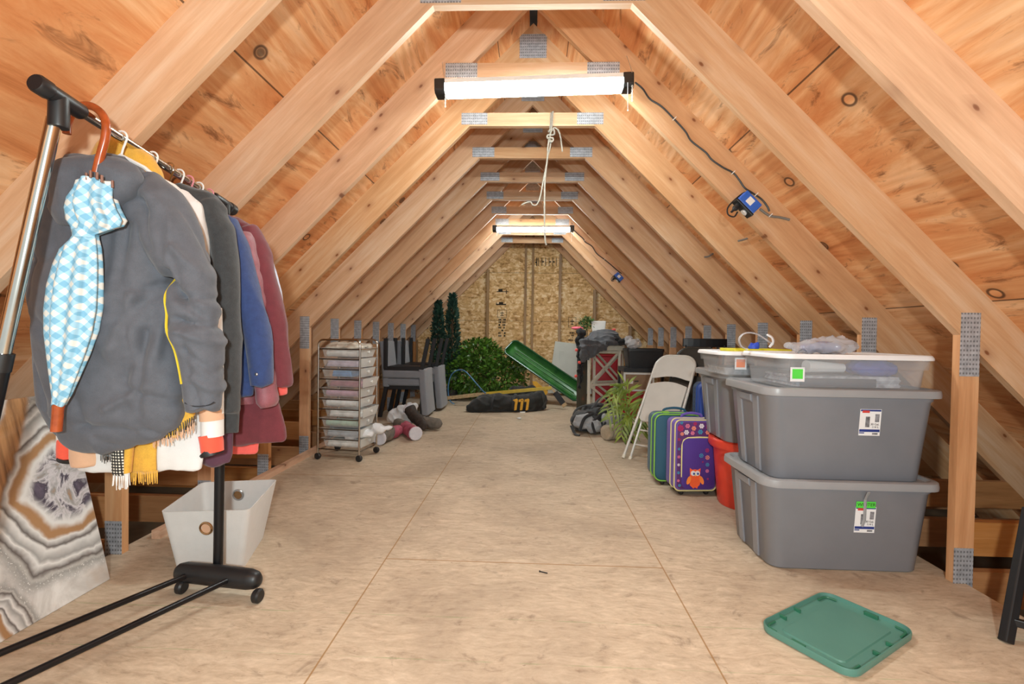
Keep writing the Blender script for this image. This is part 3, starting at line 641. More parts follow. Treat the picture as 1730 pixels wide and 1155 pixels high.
simple_garment('sweater', 'coral red garment peeking out below the maroon coat hem', 'sweater', 1.83, 'coral', [(420, 360, 425, .025), (440, 335, 440, .03), (600, 340, 446, .03), (740, 345, 436, .03), (766, 350, 435, .022)],
    [(436, 450, 1.83, 10, .03), (460, 560, 1.83, 11, .03), (474, 640, 1.83, 10, .028), (476, 667, 1.83, 8, .025)], 25, amp=.003)
M['pink'] = plain('pink_plastic', '#d98a92', .4)
for i, (Y, m, lab) in enumerate(((1.385, 'white', 'white plastic hanger holding the grey parka'), (1.50, 'white', 'white tubular hanger holding the white jacket'), (1.57, 'chrome', 'thin wire hanger holding the charcoal fleece'), (1.615, 'white', 'white hanger of the dark purple knit top'),
        (1.66, 'pink', 'pink tubular hanger holding the navy denim jacket'), (1.71, 'white', 'white hanger holding the plum puffer jacket'), (1.765, 'pink', 'pink hanger holding the long maroon coat'), (1.80, 'chrome', 'wire hanger of the pale blue shirt'))):
    b = bar_at(Y); t = thing('coat_hanger', lab, 'hanger', (b.x, Y, b.z - .09), 0, 'coat hangers on the rack')
    MB().tube([b + Vector((.018 * cos(q), 0, .002 + .018 * sin(q))) for q in [pi * 1.1 - pi * 1.25 * j / 10 for j in range(11)]] + [b + Vector((.006, 0, -.03)), b + Vector((0, 0, -.052))], .0028, 6).build('hook', M['chrome'] if m == 'chrome' else M[m], t, True)
    MB().tube([b + Vector((-.15, .0, -.15)), b + Vector((-.07, 0, -.085)), b + Vector((0, 0, -.05)), b + Vector((.07, 0, -.085)), b + Vector((.15, 0, -.15))], .0035 if m == 'chrome' else .0055, 6).build('shoulder_bar', M[m], t, True)

# ------------------------------------------------------------------ umbrella
def gingham():
    k = N('blue_gingham'); s = k.sep(k.coord((1, 1, 1), 0, 'Object', (0, .78, 0)))
    a = k.math('LESS_THAN', k.math('FRACT', k.math('MULTIPLY', s[0], 36)), .5); b = k.math('LESS_THAN', k.math('FRACT', k.math('MULTIPLY', s[2], 36)), .5)
    return k.done(k.ramp(k.math('MULTIPLY', k.math('ADD', a, b), .5), [(0, lin('#74aac6')), (.4, lin('#98c1d6')), (.8, lin('#d6d5cf'))], 'CONSTANT'), .75)
M['gingham'] = gingham(); M['handle'] = plain('varnished_wood', '#a04a22', .25, 0, .25, 30); M['tip_brown'] = plain('brown_tips', '#7d5340', .5)
um = thing('umbrella', 'closed pale blue gingham umbrella hooked by its brown wooden handle over the rack bar', 'umbrella', W(95, 730, 1.29))
YU = 1.285
MB().tube(smooth_path([W(x, y, YU + q) for x, y, q in ((113, 226, .03), (114, 208, .03), (122, 190, .03), (138, 179, .025), (156, 180, .02), (172, 192, .01), (179, 210, 0), (178, 232, 0), (170, 262, 0), (163, 292, 0))], 5), [.0105] * 41 + [.011] * 5, 12).build('handle', M['handle'], um, True)
MB().tube([W(164, 286, YU), W(150, 400, YU), W(95, 690, YU)], .006, 8).build('shaft', M['black_metal'], um, True)
rows = [(306, 132, 194, .7, .1), (318, 129, 194, .7, .14), (334, 117, 194, .62, .2), (352, 114, 200, .6, .26), (372, 117, 211, .55, .26), (382, 122, 207, .5, .22), (390, 124, 182, .6, .14), (396, 126, 164, .8, .08), (404, 120, 165, .7, .1), (420, 105, 168, .65, .18), (445, 94, 170, .6, .2), (480, 84, 171, .58, .2), (520, 79, 170, .58, .2), (560, 79, 163, .6, .2), (600, 83, 149, .64, .18), (640, 87, 132, .7, .16), (668, 90, 120, .8, .1), (684, 88, 111, .9, .04)]
rings = []; n = 64
for py, xl, xr, dd, am in rows:
    c = W((xl + xr) / 2, py, YU); h = (xr - xl) / 2 * YU / F
    rings.append([c + Vector((h * cos(q) * (1 - am * .35 + am * .6 * cos(8 * q + py * .004)), h * dd * sin(q) * (1 - am * .35 + am * .9 * cos(8 * q + py * .004)), .004 * sin(3 * q))) for q in [2 * pi * k / n for k in range(n)]])
MB().loft(rings).build('canopy', M['gingham'], um, True, sharp=70)
c = W(145, 396, YU); MB().lathe([(.0255, -.012), (.0285, -.01), (.0285, .01), (.0255, .012)], Matrix.Translation(c), 24, False).build('strap', M['gingham'], um, True)
MB().tube([W(99, 682, YU), W(98, 690, YU), W(95, 728, YU)], [.0155, .0135, .0135], 12).build('tip', M['handle'], um, True)
for x, y, q in ((133, 308, -.01), (146, 298, -.03), (153, 294, -.035), (164, 297, -.04), (172, 302, -.035), (190, 311, -.01), (160, 296, .03), (142, 300, .03)):
    MB().tube([W(x, y + 6, YU + q), W(x, y - 6, YU + q)], .0032, 7).build('rib_tip', M['tip_brown'], um, True)

# ------------------------------------------------------------------ leaning canvas
def agate():
    k = N('agate_print'); c = k.coord(); w = k.noise(c, 5, 4, .6)[1]; v = k.mix(.075, c, w); s = k.sep(v)
    def poly(cy, cz, rot):
        y = k.math('SUBTRACT', s[1], cy); z = k.math('SUBTRACT', s[2], cz); a = k.math('ADD', k.math('MULTIPLY', y, cos(rot)), k.math('MULTIPLY', z, sin(rot))); b = k.math('ADD', k.math('MULTIPLY', y, -sin(rot)), k.math('MULTIPLY', z, cos(rot)))
        p = k.math('ABSOLUTE', a); q = k.math('ABSOLUTE', b); r = k.math('ADD', k.math('MULTIPLY', p, .6), k.math('MULTIPLY', q, .8)); return k.math('MAXIMUM', k.math('MAXIMUM', p, q), r)
    white, grey, tan, dk, pur = lin('#dfdcd8'), lin('#9a9794'), lin('#a9805a'), lin('#5f5652'), lin('#6b6170')
    cl = k.ramp(k.noise(c, 4.5, 6, .62, .9)[0], [(.3, grey), (.45, lin('#c2bdb8')), (.6, white)])
    cl = k.mix(k.ramp(k.noise(c, 3, 3, .6, .5)[0], [(.55, BW(0)), (.7, BW(.7))]), cl, lin('#b08c68'))
    core = k.ramp(k.noise(c, 11, 5, .6, 1.2)[0], [(.3, pur), (.42, lin('#4b4450')), (.5, lin('#cfc9cb')), (.62, grey), (.75, tan)])
    gl = k.mix(k.ramp(k.noise(c, 160, 2)[0], [(.6, BW(0)), (.7, BW(1))]), lin('#93908c'), lin('#e5e3de'))
    st = [(0, white), (.13, white), (.15, tan), (.17, tan), (.18, white), (.2, dk), (.208, white), (.24, grey), (.25, white), (.27, dk), (.28, lin('#c4c0ba'))]
    for cy, cz, rot, sc in ((.37, .42, .5, 1.0), (.0, .03, .3, 1.7)):
        d = k.math('MULTIPLY', poly(cy, cz, rot), sc); bands = k.ramp(d, st); bands = k.mix(k.ramp(d, [(.1, BW(1)), (.125, BW(0))]), bands, core if sc == 1.0 else tan)
        bands = k.mix(k.ramp(d, [(.275, BW(0)), (.29, BW(.9))]), bands, gl); cl = k.mix(k.ramp(d, [(.29, BW(1)), (.32, BW(0))]), cl, bands)
    sk = k.math('ABSOLUTE', k.math('SUBTRACT', k.math('ADD', s[1], k.math('MULTIPLY', s[2], -.5)), -.095)); cl = k.mix(k.ramp(sk, [(.03, BW(.95)), (.045, BW(0))]), cl, k.ramp(k.noise(k.coord((1, 30, 3)), 2, 3)[0], [(.3, lin('#7a5230')), (.6, lin('#bd8a5a'))]))
    return k.done(cl, .3)
cv = thing('canvas_print', 'large agate patterned canvas print leaning against the left side of the attic', 'picture', (-1.655, 1.45, 0))
lean = math.atan2(.178, .735); H_ = .77
Mc = Matrix.Translation((-1.652, 1.4, .001)) @ Matrix.Rotation(-lean, 4, 'Y')
MB().box(-.034, 0, -.49, .49, 0, H_, Mc).build('canvas', agate(), cv, bevel=.003)
MB().box(-.036, -.03, -.46, .46, .03, H_ - .03, Mc).build('backing', M['white_paint'], cv)

# ------------------------------------------------------------------ white basket
M['basket'] = cloth('white_canvas_fabric', '#cfcdca', .8, 600, .04, 20, .2)
M['basket'].node_tree.nodes['Principled BSDF'].inputs['Subsurface Weight'].default_value = 0
M['brass'] = plain('brass_ring', '#b08a62', .25, .9)
bk = thing('storage_basket', 'white fabric storage basket with metal grommets on the floor beside the rack', 'basket', (-1.36, 2.15, 0))
def quad_ring(q, r=.03, n=4):
    out = []
    for i in range(4):
        p, a, b = Vector(q[i]), Vector(q[i - 1]), Vector(q[(i + 1) % 4]); e0 = p + (a - p).normalized() * r; e1 = p + (b - p).normalized() * r
        for k in range(n + 1):
            t = k / n; out.append(e0 * (1 - t) ** 2 + p * 2 * t * (1 - t) + e1 * t * t)
    return out
bq = [(-1.44, 1.965, 0), (-1.178, 2.01, 0), (-1.276, 2.35, 0), (-1.54, 2.305, 0)]; tq = [(-1.478, 1.925, .262), (-1.134, 1.98, .262), (-1.23, 2.385, .268), (-1.575, 2.325, .262)]
def inset(q, d):
    c = sum((Vector(p) for p in q), Vector()) / 4; return [Vector(p) + ((c - Vector(p)).normalized() * d) for p in q]
def mix_(t): return [Vector(a).lerp(Vector(b), t) for a, b in zip(bq, tq)]
def up(q, z): return [Vector((p[0], p[1], p[2] + z)) for p in q]
rings = [quad_ring(mix_(t), .03) for t in (0, .33, .66, 1)] + [quad_ring(inset(mix_(1), .008), .028)] + [quad_ring(up(inset(mix_(t), .009), .004), .028) for t in (.66, .33, .02)]
MB().loft(rings).build('body', M['basket'], bk, True, sharp=50)
def ring_on(p, nrm, R, r, name, mat, par):
    Mx = frame3(p, Vector((1, 0, 0)), Vector(nrm)) if abs(Vector(nrm).x) < .9 else frame3(p, Vector((0, 1, 0)), Vector(nrm))
    MB().tube([Mx @ Vector((R * cos(q), R * sin(q), 0)) for q in [2 * pi * j / 20 for j in range(20)]], r, 8, closed=True).build(name, mat, par, True)
    return Mx
fm = (mix_(.72)[0] + mix_(.72)[1]) / 2; nf = Vector((.13, -1, -.13)).normalized()
Mx = ring_on(fm + nf * .002, nf, .0245, .005, 'grommet', M['brass'], bk); MB().lathe([(.0, 0), (.024, 0), (.024, .001), (0, .001)], Mx, 18).build('grommet_hole', M['peach'], bk)
fb = (mix_(.76)[2] + mix_(.76)[3]) / 2; Mx = ring_on(fb + nf * .012, nf, .0245, .005, 'grommet', M['zinc'], bk); MB().lathe([(.0, 0), (.024, 0), (.024, .001), (0, .001)], Mx, 18).build('grommet_hole', M['brass'], bk)

# ------------------------------------------------------------------ chrome drawer cart
def clear(name, c, alpha, rough=.35):
    k = N(name); c = lin(c); return k.done(c, rough, Alpha=alpha)
M['frost'] = clear('frosted_drawer', '#eeeeec', .16); M['frost_front'] = clear('frosted_front', '#f2f1ee', .55)
ct = thing('drawer_cart', 'chrome rolling cart with ten frosted plastic drawers', 'cart', (-1.452, 3.905, 0), radians(-8))
w, d = .175, .148
for sy in (-1, 1):
    pts = [(-w, sy * d, .05), (-w, sy * d, .88)] + [(-w + .04 - .04 * cos(q), sy * d, .90 + .04 * sin(q)) for q in [pi / 2 * j / 5 for j in range(6)]] + [(w - .04 + .04 * sin(q), sy * d, .90 + .04 * cos(q)) for q in [pi / 2 * j / 5 for j in range(6)]] + [(w, sy * d, .88), (w, sy * d, .05)]
    MB().tube(pts, .0075, 10).build('side_frame', M['chrome'], ct, True, local=True)
    for i in range(11):
        z = .868 - .0785 * i; MB().tube([(-w, sy * (d - .004), z), (w, sy * (d - .004), z)], .0045, 8).build('rail', M['rail_reflect'], ct, True, local=True)
    for sx in (-1, 1):
        p = Vector((sx * w, sy * d, .026)); MB().lathe([(0, -.012), (.02, -.012), (.026, -.007), (.026, .007), (.02, .012), (0, .012)], frame3(p, (1, 0, 0), (.3, 1, 0)), 16).build('wheel', M['black'], ct, True, local=True)
for sx in (-1, 1):
    for z in (.075, .868): MB().tube([(sx * w, -d, z), (sx * w, d, z)], .005, 8).build('cross_bar', M['chrome'], ct, True, local=True)
pull = {3: .03, 6: .03, 8: .012, 9: .015, 1: .004}
cols = ['#e4e2df', '#cdc0d2', '#5f95c8', '#a86878', '#c49ab0', '#e6e5e3', '#e2e2df', '#a9c4b0', '#a3aab2', '#dcdad6']
cn = ['rolled white papers in the top drawer of the cart', 'lilac white papers in the second drawer of the cart', 'blue card sheets in the third drawer of the cart', 'dusty pink stack in the fourth drawer of the cart', 'printed wrap roll in the fifth drawer of the cart', 'long white paper roll in the sixth drawer of the cart', 'white sheets in the seventh drawer of the cart', 'coloured craft rolls in the eighth drawer of the cart', 'grey folded cloth in the ninth drawer of the cart', 'white bundle in the lowest drawer of the cart']
for i in range(10):
    z1 = .868 - .0785 * i + .004; z0 = z1 - .068; dx = pull.get(i, 0)
    dw = MB(); rings = [rrect(dx, 0, .30, .235, .015, z0, 3), rrect(dx, 0, .325, .265, .015, z1, 3), rrect(dx, 0, .345, .284, .008, z1 + .001, 3), rrect(dx, 0, .345, .284, .008, z1 + .004, 3), rrect(dx, 0, .321, .261, .013, z1 + .004, 3), rrect(dx, 0, .296, .231, .013, z0 + .003, 3)]
    dr = dw.loft(rings).build('drawer', M['frost'], ct, local=True)
    MB().hexa([(dx + .152, -.11, z0), (dx + .155, -.11, z0), (dx + .155, .11, z0), (dx + .152, .11, z0), (dx + .166, -.136, z1 + .003), (dx + .17, -.136, z1 + .003), (dx + .17, .136, z1 + .003), (dx + .166, .136, z1 + .003)]).build('drawer_front', M['frost_front'], dr, local=True)
    MB().lathe([(.004, 0), (.004, .008), (.011, .014), (.011, .018), (.0, .021)], frame3((dx + .162, 0, z0 + .042), (0, 1, 0), (1, 0, 0)), 12).build('knob', M['white'], dr, True, local=True)
    Mx = ct.matrix_basis; m = plain('content_%d' % i, cols[i], .7, 0, .25, 18)
    if i in (0, 4, 5, 7):
        mb = MB(); mb.tube([Mx @ Vector((-.13 + dx, -.085, z0 + .03)), Mx @ Vector((.13 + dx, -.085, z0 + .03))], .025, 12).tube([Mx @ Vector((-.12 + dx, .04, z0 + .023)), Mx @ Vector((.12 + dx, .03, z0 + .023))], .018, 12)
        o = mb.build('paper_roll', m, None, True)
    else:
        mb = MB(); mb.loft([rrect(dx + .004 * math.sin(j * 3), .003 * cos(j * 2), (.27 if i != 2 else .17) - .004 * j, .215, .008, z0 + .005 + .009 * j, 2, Mx) for j in range(6)]); o = mb.build('paper_stack' if i != 8 else 'folded_cloth', m, None, bevel=.002)
    tag(o, cn[i], 'craft supplies', 'contents of the cart drawers')
mb = MB(); mb.loft([rrect(-.0, .0, .30, .24, .02, .875, 3, ct.matrix_basis), rrect(.0, .0, .29, .23, .03, .90, 3, ct.matrix_basis), rrect(-.02, .01, .2, .15, .04, .912, 3, ct.matrix_basis)])
tag(soft(mb, .008, 3, wrinkle(.012, (14, 14, 14), 31)).build('paper_bundle', plain('pale_wrap', '#cfc6b8', .6, 0, .1), None, True), 'crumpled pale wrapping on top of the drawer cart', 'wrapping')
M['bag_white'] = plain('white_bag_film', '#e4e4e6', .35, 0, .05); M['bag_white'].node_tree.nodes['Principled BSDF'].inputs['Alpha'].default_value = .92
def bagblob(cs, seed, amp, vox=.01):
    mb = MB()
    for c, r in cs: mb.ball(c, *r)
    return soft(mb, vox, 3, wrinkle(amp, (13, 13, 13), seed, .006, (34, 34, 34)))
o = bagblob([(W(640, 724, 3.86), (.06, .05, .035)), (W(618, 732, 3.85), (.07, .06, .03)), (W(596, 736, 3.85), (.06, .05, .022)), (W(655, 722, 3.88), (.035, .03, .022))], 33, .012).build('plastic_bag', M['bag_white'], None, True, sharp=50)
tag(o, 'white plastic bag spilling out of the lowest cart drawers', 'plastic bag')
o = bagblob([(G(684, 716) + Vector((0, 0, .10)), (.13, .1, .12)), (G(690, 716) + Vector((.03, .03, .19)), (.07, .06, .05)), (G(672, 716) + Vector((-.03, 0, .07)), (.08, .08, .07))], 35, .02, .012).build('plastic_bag', M['bag_white'], None, True, sharp=50)
tag(o, 'crumpled white plastic bag on the floor below the stacked chairs', 'plastic bag')

# ------------------------------------------------------------------ boots
M['boot_pink'] = plain('pink_boot_nylon', '#b2576a', .7, 0, .2, 15); M['boot_grey'] = plain('grey_boot_suede', '#6f665d', .85, 0, .2); M['boot_brown'] = plain('dark_brown_boot', '#3a302a', .75, 0, .3, 12); M['fur'] = cloth('white_fleece_lining', '#cfcad0', .95, 300, .1)
def boot(label, shaft0, shaft1, toe, ma, mb_, seed):
    a, b, c = Vector(shaft0), Vector(shaft1), Vector(toe); t = thing('boot', label, 'boot', ((a.x + c.x) / 2, (a.y + c.y) / 2, 0), 0, 'boots lying beside the cart')
    m = MB(); m.tube([a, a.lerp(b, .5), b], [.062, .056, .06], 14); soft(m, .008, 3, wrinkle(.008, (16, 16, 16), seed)).build('shaft', M[ma], t, True, sharp=80)
    d = (c - b); m = MB(); m.tube([b - d * .25, b + d * .1, b + d * .5, b + d * .85, b + d * 1.0], [.058, .062, .054, .048, .03], 14); soft(m, .008, 3, wrinkle(.005, (16, 16, 16), seed + 1)).build('foot', M[mb_], t, True, sharp=80)
    n = (a - b).normalized(); Mx = frame3(a + n * .002, n.cross(Vector((0, 0, 1))) , n); MB().lathe([(.061, -.01), (.066, .0), (.06, .012), (.05, .014), (.042, .012), (0, .012)], Mx, 16, True).build('lining', M['fur'], t, True)
    return t
z = .066
boot('pink snow boot on the floor touching the front wheel of the drawer cart', G(641, 752) + Vector((0, 0, z)), G(660, 742) + Vector((0, 0, z)), G(676, 737) + Vector((0, 0, z)), 'boot_grey', 'boot_pink', 41)
boot('pink snow boot with grey foot lying in front of the brown boots', G(702, 744) + Vector((0, 0, z)), G(685, 733) + Vector((0, 0, z)), G(668, 727) + Vector((0, 0, z + .02)), 'boot_pink', 'boot_grey', 43)
boot('dark brown boot slumped against the white bag', G(690, 722) + Vector((0, 0, .2)), G(700, 724) + Vector((0, 0, .13)), G(718, 732) + Vector((0, 0, .07)), 'boot_brown', 'boot_brown', 45)
boot('dark olive boot with toe pointing right toward the aisle', G(706, 720) + Vector((0, 0, .075)), G(722, 724) + Vector((0, 0, .068)), G(745, 727) + Vector((0, 0, .066)), 'boot_brown', 'boot_grey', 47)

# ------------------------------------------------------------------ upholstered chairs
M['upholst'] = cloth('grey_upholstery', '#85868d', .95, 500, .07, 12, .3); M['legs'] = plain('black_lacquered_wood', '#17161a', .45)
def chair(label):
    t = thing('dining_chair', label, 'chair', (0, 0, 0), 0, 'stacked upholstered chairs')
    MB().box(-.22, .25, -.225, .225, .375, .465).build('seat', M['upholst'], t, True, bevel=.022, local=True, seg=3)
    MB().loft([rrect(x, 0, .075, .45, .02, z_, 3) for x, z_ in ((-.215, .36), (-.222, .5), (-.24, .7), (-.262, .895))]).build('backrest', M['upholst'], t, True, bevel=.008, local=True)
    MB().box(-.215, .235, -.2, .2, .33, .376).build('seat_frame', M['legs'], t, local=True)
    for sy in (-1, 1):
        MB().beam((.215, sy * .2, 0), (.215, sy * .2, .36), .042, .042, (0, 1, 0)).build('leg', M['legs'], t, local=True, bevel=.003)
        MB().beam((-.285, sy * .2, 0), (-.215, sy * .2, .36), .042, .042, (0, 1, 0)).build('leg', M['legs'], t, local=True, bevel=.003)
    return t
c0 = chair('grey upholstered dining chair standing nearest the cart, another upside down on it'); c0.location = (-1.475, 5.93, 0)
c1 = dup(c0, 'upside down grey dining chair resting on the nearest upright grey chair', (-1.475, 5.90, .932)); c1.rotation_euler = (0, pi, 0)
c2 = dup(c0, 'grey upholstered dining chair standing behind the nearest stacked pair', (-1.44, 6.46, 0))
c3 = dup(c0, 'upside down grey dining chair on the rear stack, nearest the green bush', (-1.41, 6.44, .932)); c3.rotation_euler = (0, pi, 0)
# ------------------------------------------------------------------ grey totes, clear bins, red tub
M['tote'] = plain('grey_tote_plastic', '#84868d', .26, .0, .03, 8); M['tote_lid'] = plain('grey_lid_plastic', '#96979a', .36, 0, .04, 8)
M['paper'] = plain('white_paper', '#e8e8ea', .6, 0, .03); M['navy_ink'] = plain('label_navy', '#27397f', .5); M['pic_grey'] = plain('label_picture', '#7b7b80', .5, 0, .5, 60); M['red_ink'] = plain('label_red', '#c9423a', .5)
M['green_tape'] = plain('green_tape', '#57d84a', .5, 0, .04); M['orange_tape'] = plain('salmon_sticker', '#f29a78', .5, 0, .04)
def tote(label, x, y, z, rz=0, w=.755, d=.51, h=.405, lab=None, tape=False):
    t = thing('storage_tote', label, 'storage tote', (x, y, z), rz, 'grey lidded storage totes')
    rr = lambda ww, dd, r, zz: rrect(0, 0, ww, dd, r, zz, 6)
    MB().loft([rr(w - .135, d - .135, .05, 0), rr(w - .115, d - .115, .06, .008), rr(w - .055, d - .055, .065, h - .055), rr(w - .045, d - .045, .065, h - .05), rr(w - .04, d - .04, .065, h - .03)]).build('body', M['tote'], t, True, local=True, sharp=50)
    MB().loft([rr(w - .02, d - .02, .07, h - .036), rr(w, d, .075, h - .034), rr(w + .002, d + .002, .076, h - .02), rr(w - .004, d - .004, .073, h - .004), rr(w - .02, d - .02, .068, h), rr(w - .05, d - .05, .06, h), rr(w - .075, d - .075, .055, h - .012), rr(w - .16, d - .16, .05, h - .012)]).build('lid', M['tote_lid'], t, True, local=True, sharp=35)
    for s in (-1, 1):                                    # moulded grip panel on both short ends
        b0, b1 = s * (w - .118) / 2, s * (w - .062) / 2; zt = h - .05
        for a0, a1, dx in ((-.115, -.062, .011), (.062, .115, .011)):
            MB().hexa([(b0, a0 * .85, .01), (b0 + s * dx, a0 * .85, .012), (b0 + s * dx, a1 * .85, .012), (b0, a1 * .85, .01), (b1, a0, zt), (b1 + s * dx, a0, zt), (b1 + s * dx, a1, zt), (b1, a1, zt)]).build('end_rib', M['tote'], t, local=True, bevel=.003)
        MB().hexa([(b1 - s * .006, -.06, zt - .05), (b1 + s * .016, -.06, zt - .03), (b1 + s * .016, .06, zt - .03), (b1 - s * .006, .06, zt - .05), (b1 - s * .003, -.06, zt), (b1 + s * .018, -.06, zt), (b1 + s * .018, .06, zt), (b1 - s * .003, .06, zt)]).build('grip', M['tote'], t, local=True, bevel=.003)
    if lab:
        lx, lz, lw, lh = lab; a = math.atan2(.03, h - .06)
        yf = lambda zz: -(d - .115) / 2 - .03 * (zz - .008) / (h - .063) - .0012
        Ml = Matrix(((1, 0, 0, lx), (0, -sin(a), -cos(a), yf(lz)), (0, cos(a), -sin(a), lz), (0, 0, 0, 1)))   # x right, y up, z out
        Ml = Matrix.Translation((lx, yf(lz), lz)) @ Matrix.Rotation(pi / 2 + a, 4, 'X')
        l = MB().box(-lw / 2, lw / 2, -lh / 2, lh / 2, 0, .0012, Ml).build('label', M['paper'], t, local=True)
        q = lw / .1
        def bx(x0, x1, y0, y1, m, nm, zz=.0016): MB().box(x0 * q, x1 * q, y0 * lh, y1 * lh, .0012, zz, Ml).build(nm, M[m], l, local=True)
        bx(-.048, .048, -.36, -.26, 'navy_ink', 'label_band'); bx(-.048, .048, .42, .485, 'navy_ink', 'label_band'); bx(-.04, -.006, .36, .45, 'red_ink', 'label_badge', .002); bx(-.022, -.002, -.18, .22, 'pic_grey', 'label_picture'); bx(.022, .042, .02, .32, 'pic_grey', 'label_picture'); bx(-.048, -.024, -.42, -.38, 'navy_ink', 'label_line'); bx(.014, .04, -.46, -.39, 'pic_grey', 'label_line')
        T = Ml @ Matrix.Translation((.023 * q, -.07 * lh, .0012)); lettering('30 Gal.', .0145 * q, T, M['ink'], 'lettering', l)
        T = Ml @ Matrix.Translation((.026 * q, -.175 * lh, .0012)); lettering('114 L', .0145 * q, T, M['ink'], 'lettering', l)
        if tape:
            g = MB().box(-.05 * q, .045 * q, .2 * lh + .03, .2 * lh + .058, .0012, .0022, Ml).build('name_tape', M['green_tape'], t, local=True); lettering('WINTER', .02, Ml @ Matrix.Translation((0, .2 * lh + .044, .0022)), M['ink'], 'lettering', g)
            MB().tube([(lx - .012, -(d) / 2 - .002, h - .04), (lx - .008, yf(lz + .09) - .004, lz + .09), (lx - .004, yf(lz) - .004, lz), (lx - .012, yf(lz - .03) - .004, lz - .03)], .006, 6, ry=.0015).build('hanging_strip', M['tote_lid'], t, local=True)
    return t
tote('lower grey tote of the front stack, green name tape on its label', 1.40, 2.375, 0, 0, lab=(.062, .235, .085, .115), tape=True)
tote('upper grey tote of the front stack, white shallow bin on its lid', 1.40, 2.375, .392, 0, lab=(.07, .262, .088, .115))
tote('grey tote behind the front stack, resting on the red tub', 1.46, 3.03, .405, 0, lab=(-.255, .27, .07, .11))
M['red'] = plain('red_plastic', '#d8402c', .35, 0, .05)
M['dark_red'] = plain('deep_red_plastic', '#a5202a', .4, 0, .08)
t = thing('plastic_tub', 'round bright red plastic tub under the rear grey tote', 'tub', (1.345, 3.02, 0))
MB().lathe([(0, 0), (.165, 0), (.172, .012), (.205, .375), (.205, .38), (.198, .38), (.165, .02), (0, .018)], None, 40).build('body', M['red'], t, True, local=True)
MB().lathe([(.203, .345), (.222, .348), (.23, .36), (.23, .392), (.222, .402), (.2, .402), (.198, .39)], None, 40, False).build('rim', M['red'], t, True, local=True)
M['clear'] = clear('clear_bin_plastic', '#d6d7da', .2, .12); M['white_lid'] = plain('white_lid_plastic', '#ececee', .35, 0, .02)
def clear_bin(label, x, y, z, w, d, h, lab, grp='clear shallow bins with white lids'):
    t = thing('storage_bin', label, 'storage bin', (x, y, z), 0, grp)
    rr = lambda ww, dd, r, zz: rrect(0, 0, ww, dd, r, zz, 6)
    MB().loft([rr(w - .09, d - .09, .035, 0), rr(w - .06, d - .06, .05, .01), rr(w - .045, d - .045, .05, h * .62), rr(w - .02, d - .02, .055, h * .64), rr(w - .012, d - .012, .055, h - .012), rr(w - .018, d - .018, .052, h - .012), rr(w - .05, d - .05, .045, h * .62), rr(w - .07, d - .07, .04, .006)]).build('body', M['clear'], t, True, local=True, sharp=50)
    MB().loft([rr(w - .006, d - .006, .06, h - .012), rr(w + .012, d + .012, .066, h - .01), rr(w + .012, d + .012, .066, h), rr(w - .002, d - .002, .06, h + .01), rr(w - .03, d - .03, .05, h + .011), rr(w - .05, d - .05, .045, h + .004), rr(w - .1, d - .1, .04, h + .004)]).build('lid', M['white_lid'], t, True, local=True, sharp=40)
    lx, lz, m = lab; l = MB().box(lx - .03, lx + .03, -d / 2 + .012, -d / 2 + .0135, lz - .03, lz + .032).build('label', M['paper'], t, local=True); MB().box(lx - .022, lx + .022, -d / 2 + .0105, -d / 2 + .012, lz - .018, lz + .024).build('label_sticker', M[m], l, local=True)
    return t
clear_bin('clear shallow bin with white lid and green sticker on top of the front tote stack', 1.425, 2.37, .7855, .66, .43, .145, (-.255, .066, 'green_tape'))
clear_bin('clear shallow bin with white lid and salmon sticker behind the front bin', 1.325, 2.815, .7985, .62, .40, .125, (-.205, .07, 'orange_tape'))
def item(name, mb, mat, label, cat, group=None, **kw): return tag(mb.build(name, mat, None, **kw), label, cat, group)
g = 'things seen through the front clear bin'
item('paper_roll', MB().tube([(1.26, 2.27, .883), (1.44, 2.30, .876)], [.028, .02], 14), M['paper'], 'white rolled papers inside the front clear bin', 'paper', g, smooth=True)
item('paper_stack', MB().loft([rrect(1.42 + .006 * math.sin(j * 2), 2.37, .46, .28, .01, .795 + .008 * j, 2, None, .03 * math.sin(j)) for j in range(7)]), plain('mixed_papers', '#b9bcc4', .6, 0, .4, 30), 'stack of loose papers at the bottom of the front clear bin', 'paper', g)
item('fabric_bundle', soft(MB().ball((1.58, 2.32, .876), .11, .09, .035), .01, 3, wrinkle(.01, (18, 18, 18), 3)), plain('violet_blue_cloth', '#4a55a8', .8), 'violet blue cloth inside the front clear bin', 'fabric', g, smooth=True)
item('booklet', MB().box(1.43, 1.46, 2.21, 2.45, .80, .806).box(1.20, 1.52, 2.195, 2.2, .80, .835), plain('dark_booklet', '#4b4c55', .6), 'dark booklet edge inside the front clear bin', 'book', g)
item('book', MB().box(1.40, 1.56, 2.68, 2.86, .81, .905), plain('purple_cover', '#6d4a72', .5), 'purple book inside the rear clear bin', 'book', None, bevel=.003)
item('paper_stack', MB().loft([rrect(1.2 + .004 * math.sin(j), 2.81, .28, .26, .01, .808 + .009 * j, 2) for j in range(5)]), plain('grey_papers', '#a9adb3', .6, 0, .3, 40), 'grey papers lying in the rear clear bin', 'paper')
item('notebook', MB().box(1.12, 1.42, 2.70, 2.92, .9285, .946), plain('yellow_cover', '#d8d02a', .5), 'yellow notebook lying on the rear white bin lid', 'notebook', None, bevel=.003)
item('fabric_bundle', soft(MB().ball((1.245, 2.76, .958), .03, .025, .022), .006, 2, wrinkle(.006, (40, 40, 40), 4)), plain('bright_blue_film', '#2e50c8', .5), 'small bright blue bundle on the yellow notebook', 'fabric', None, smooth=True)
M['film'] = clear('clear_bag_film', '#cfcfd4', .5, .18)
t = thing('plastic_bag', 'crumpled clear plastic bag with looped handle lying on the front white lid', 'plastic bag', (1.36, 2.36, .942))
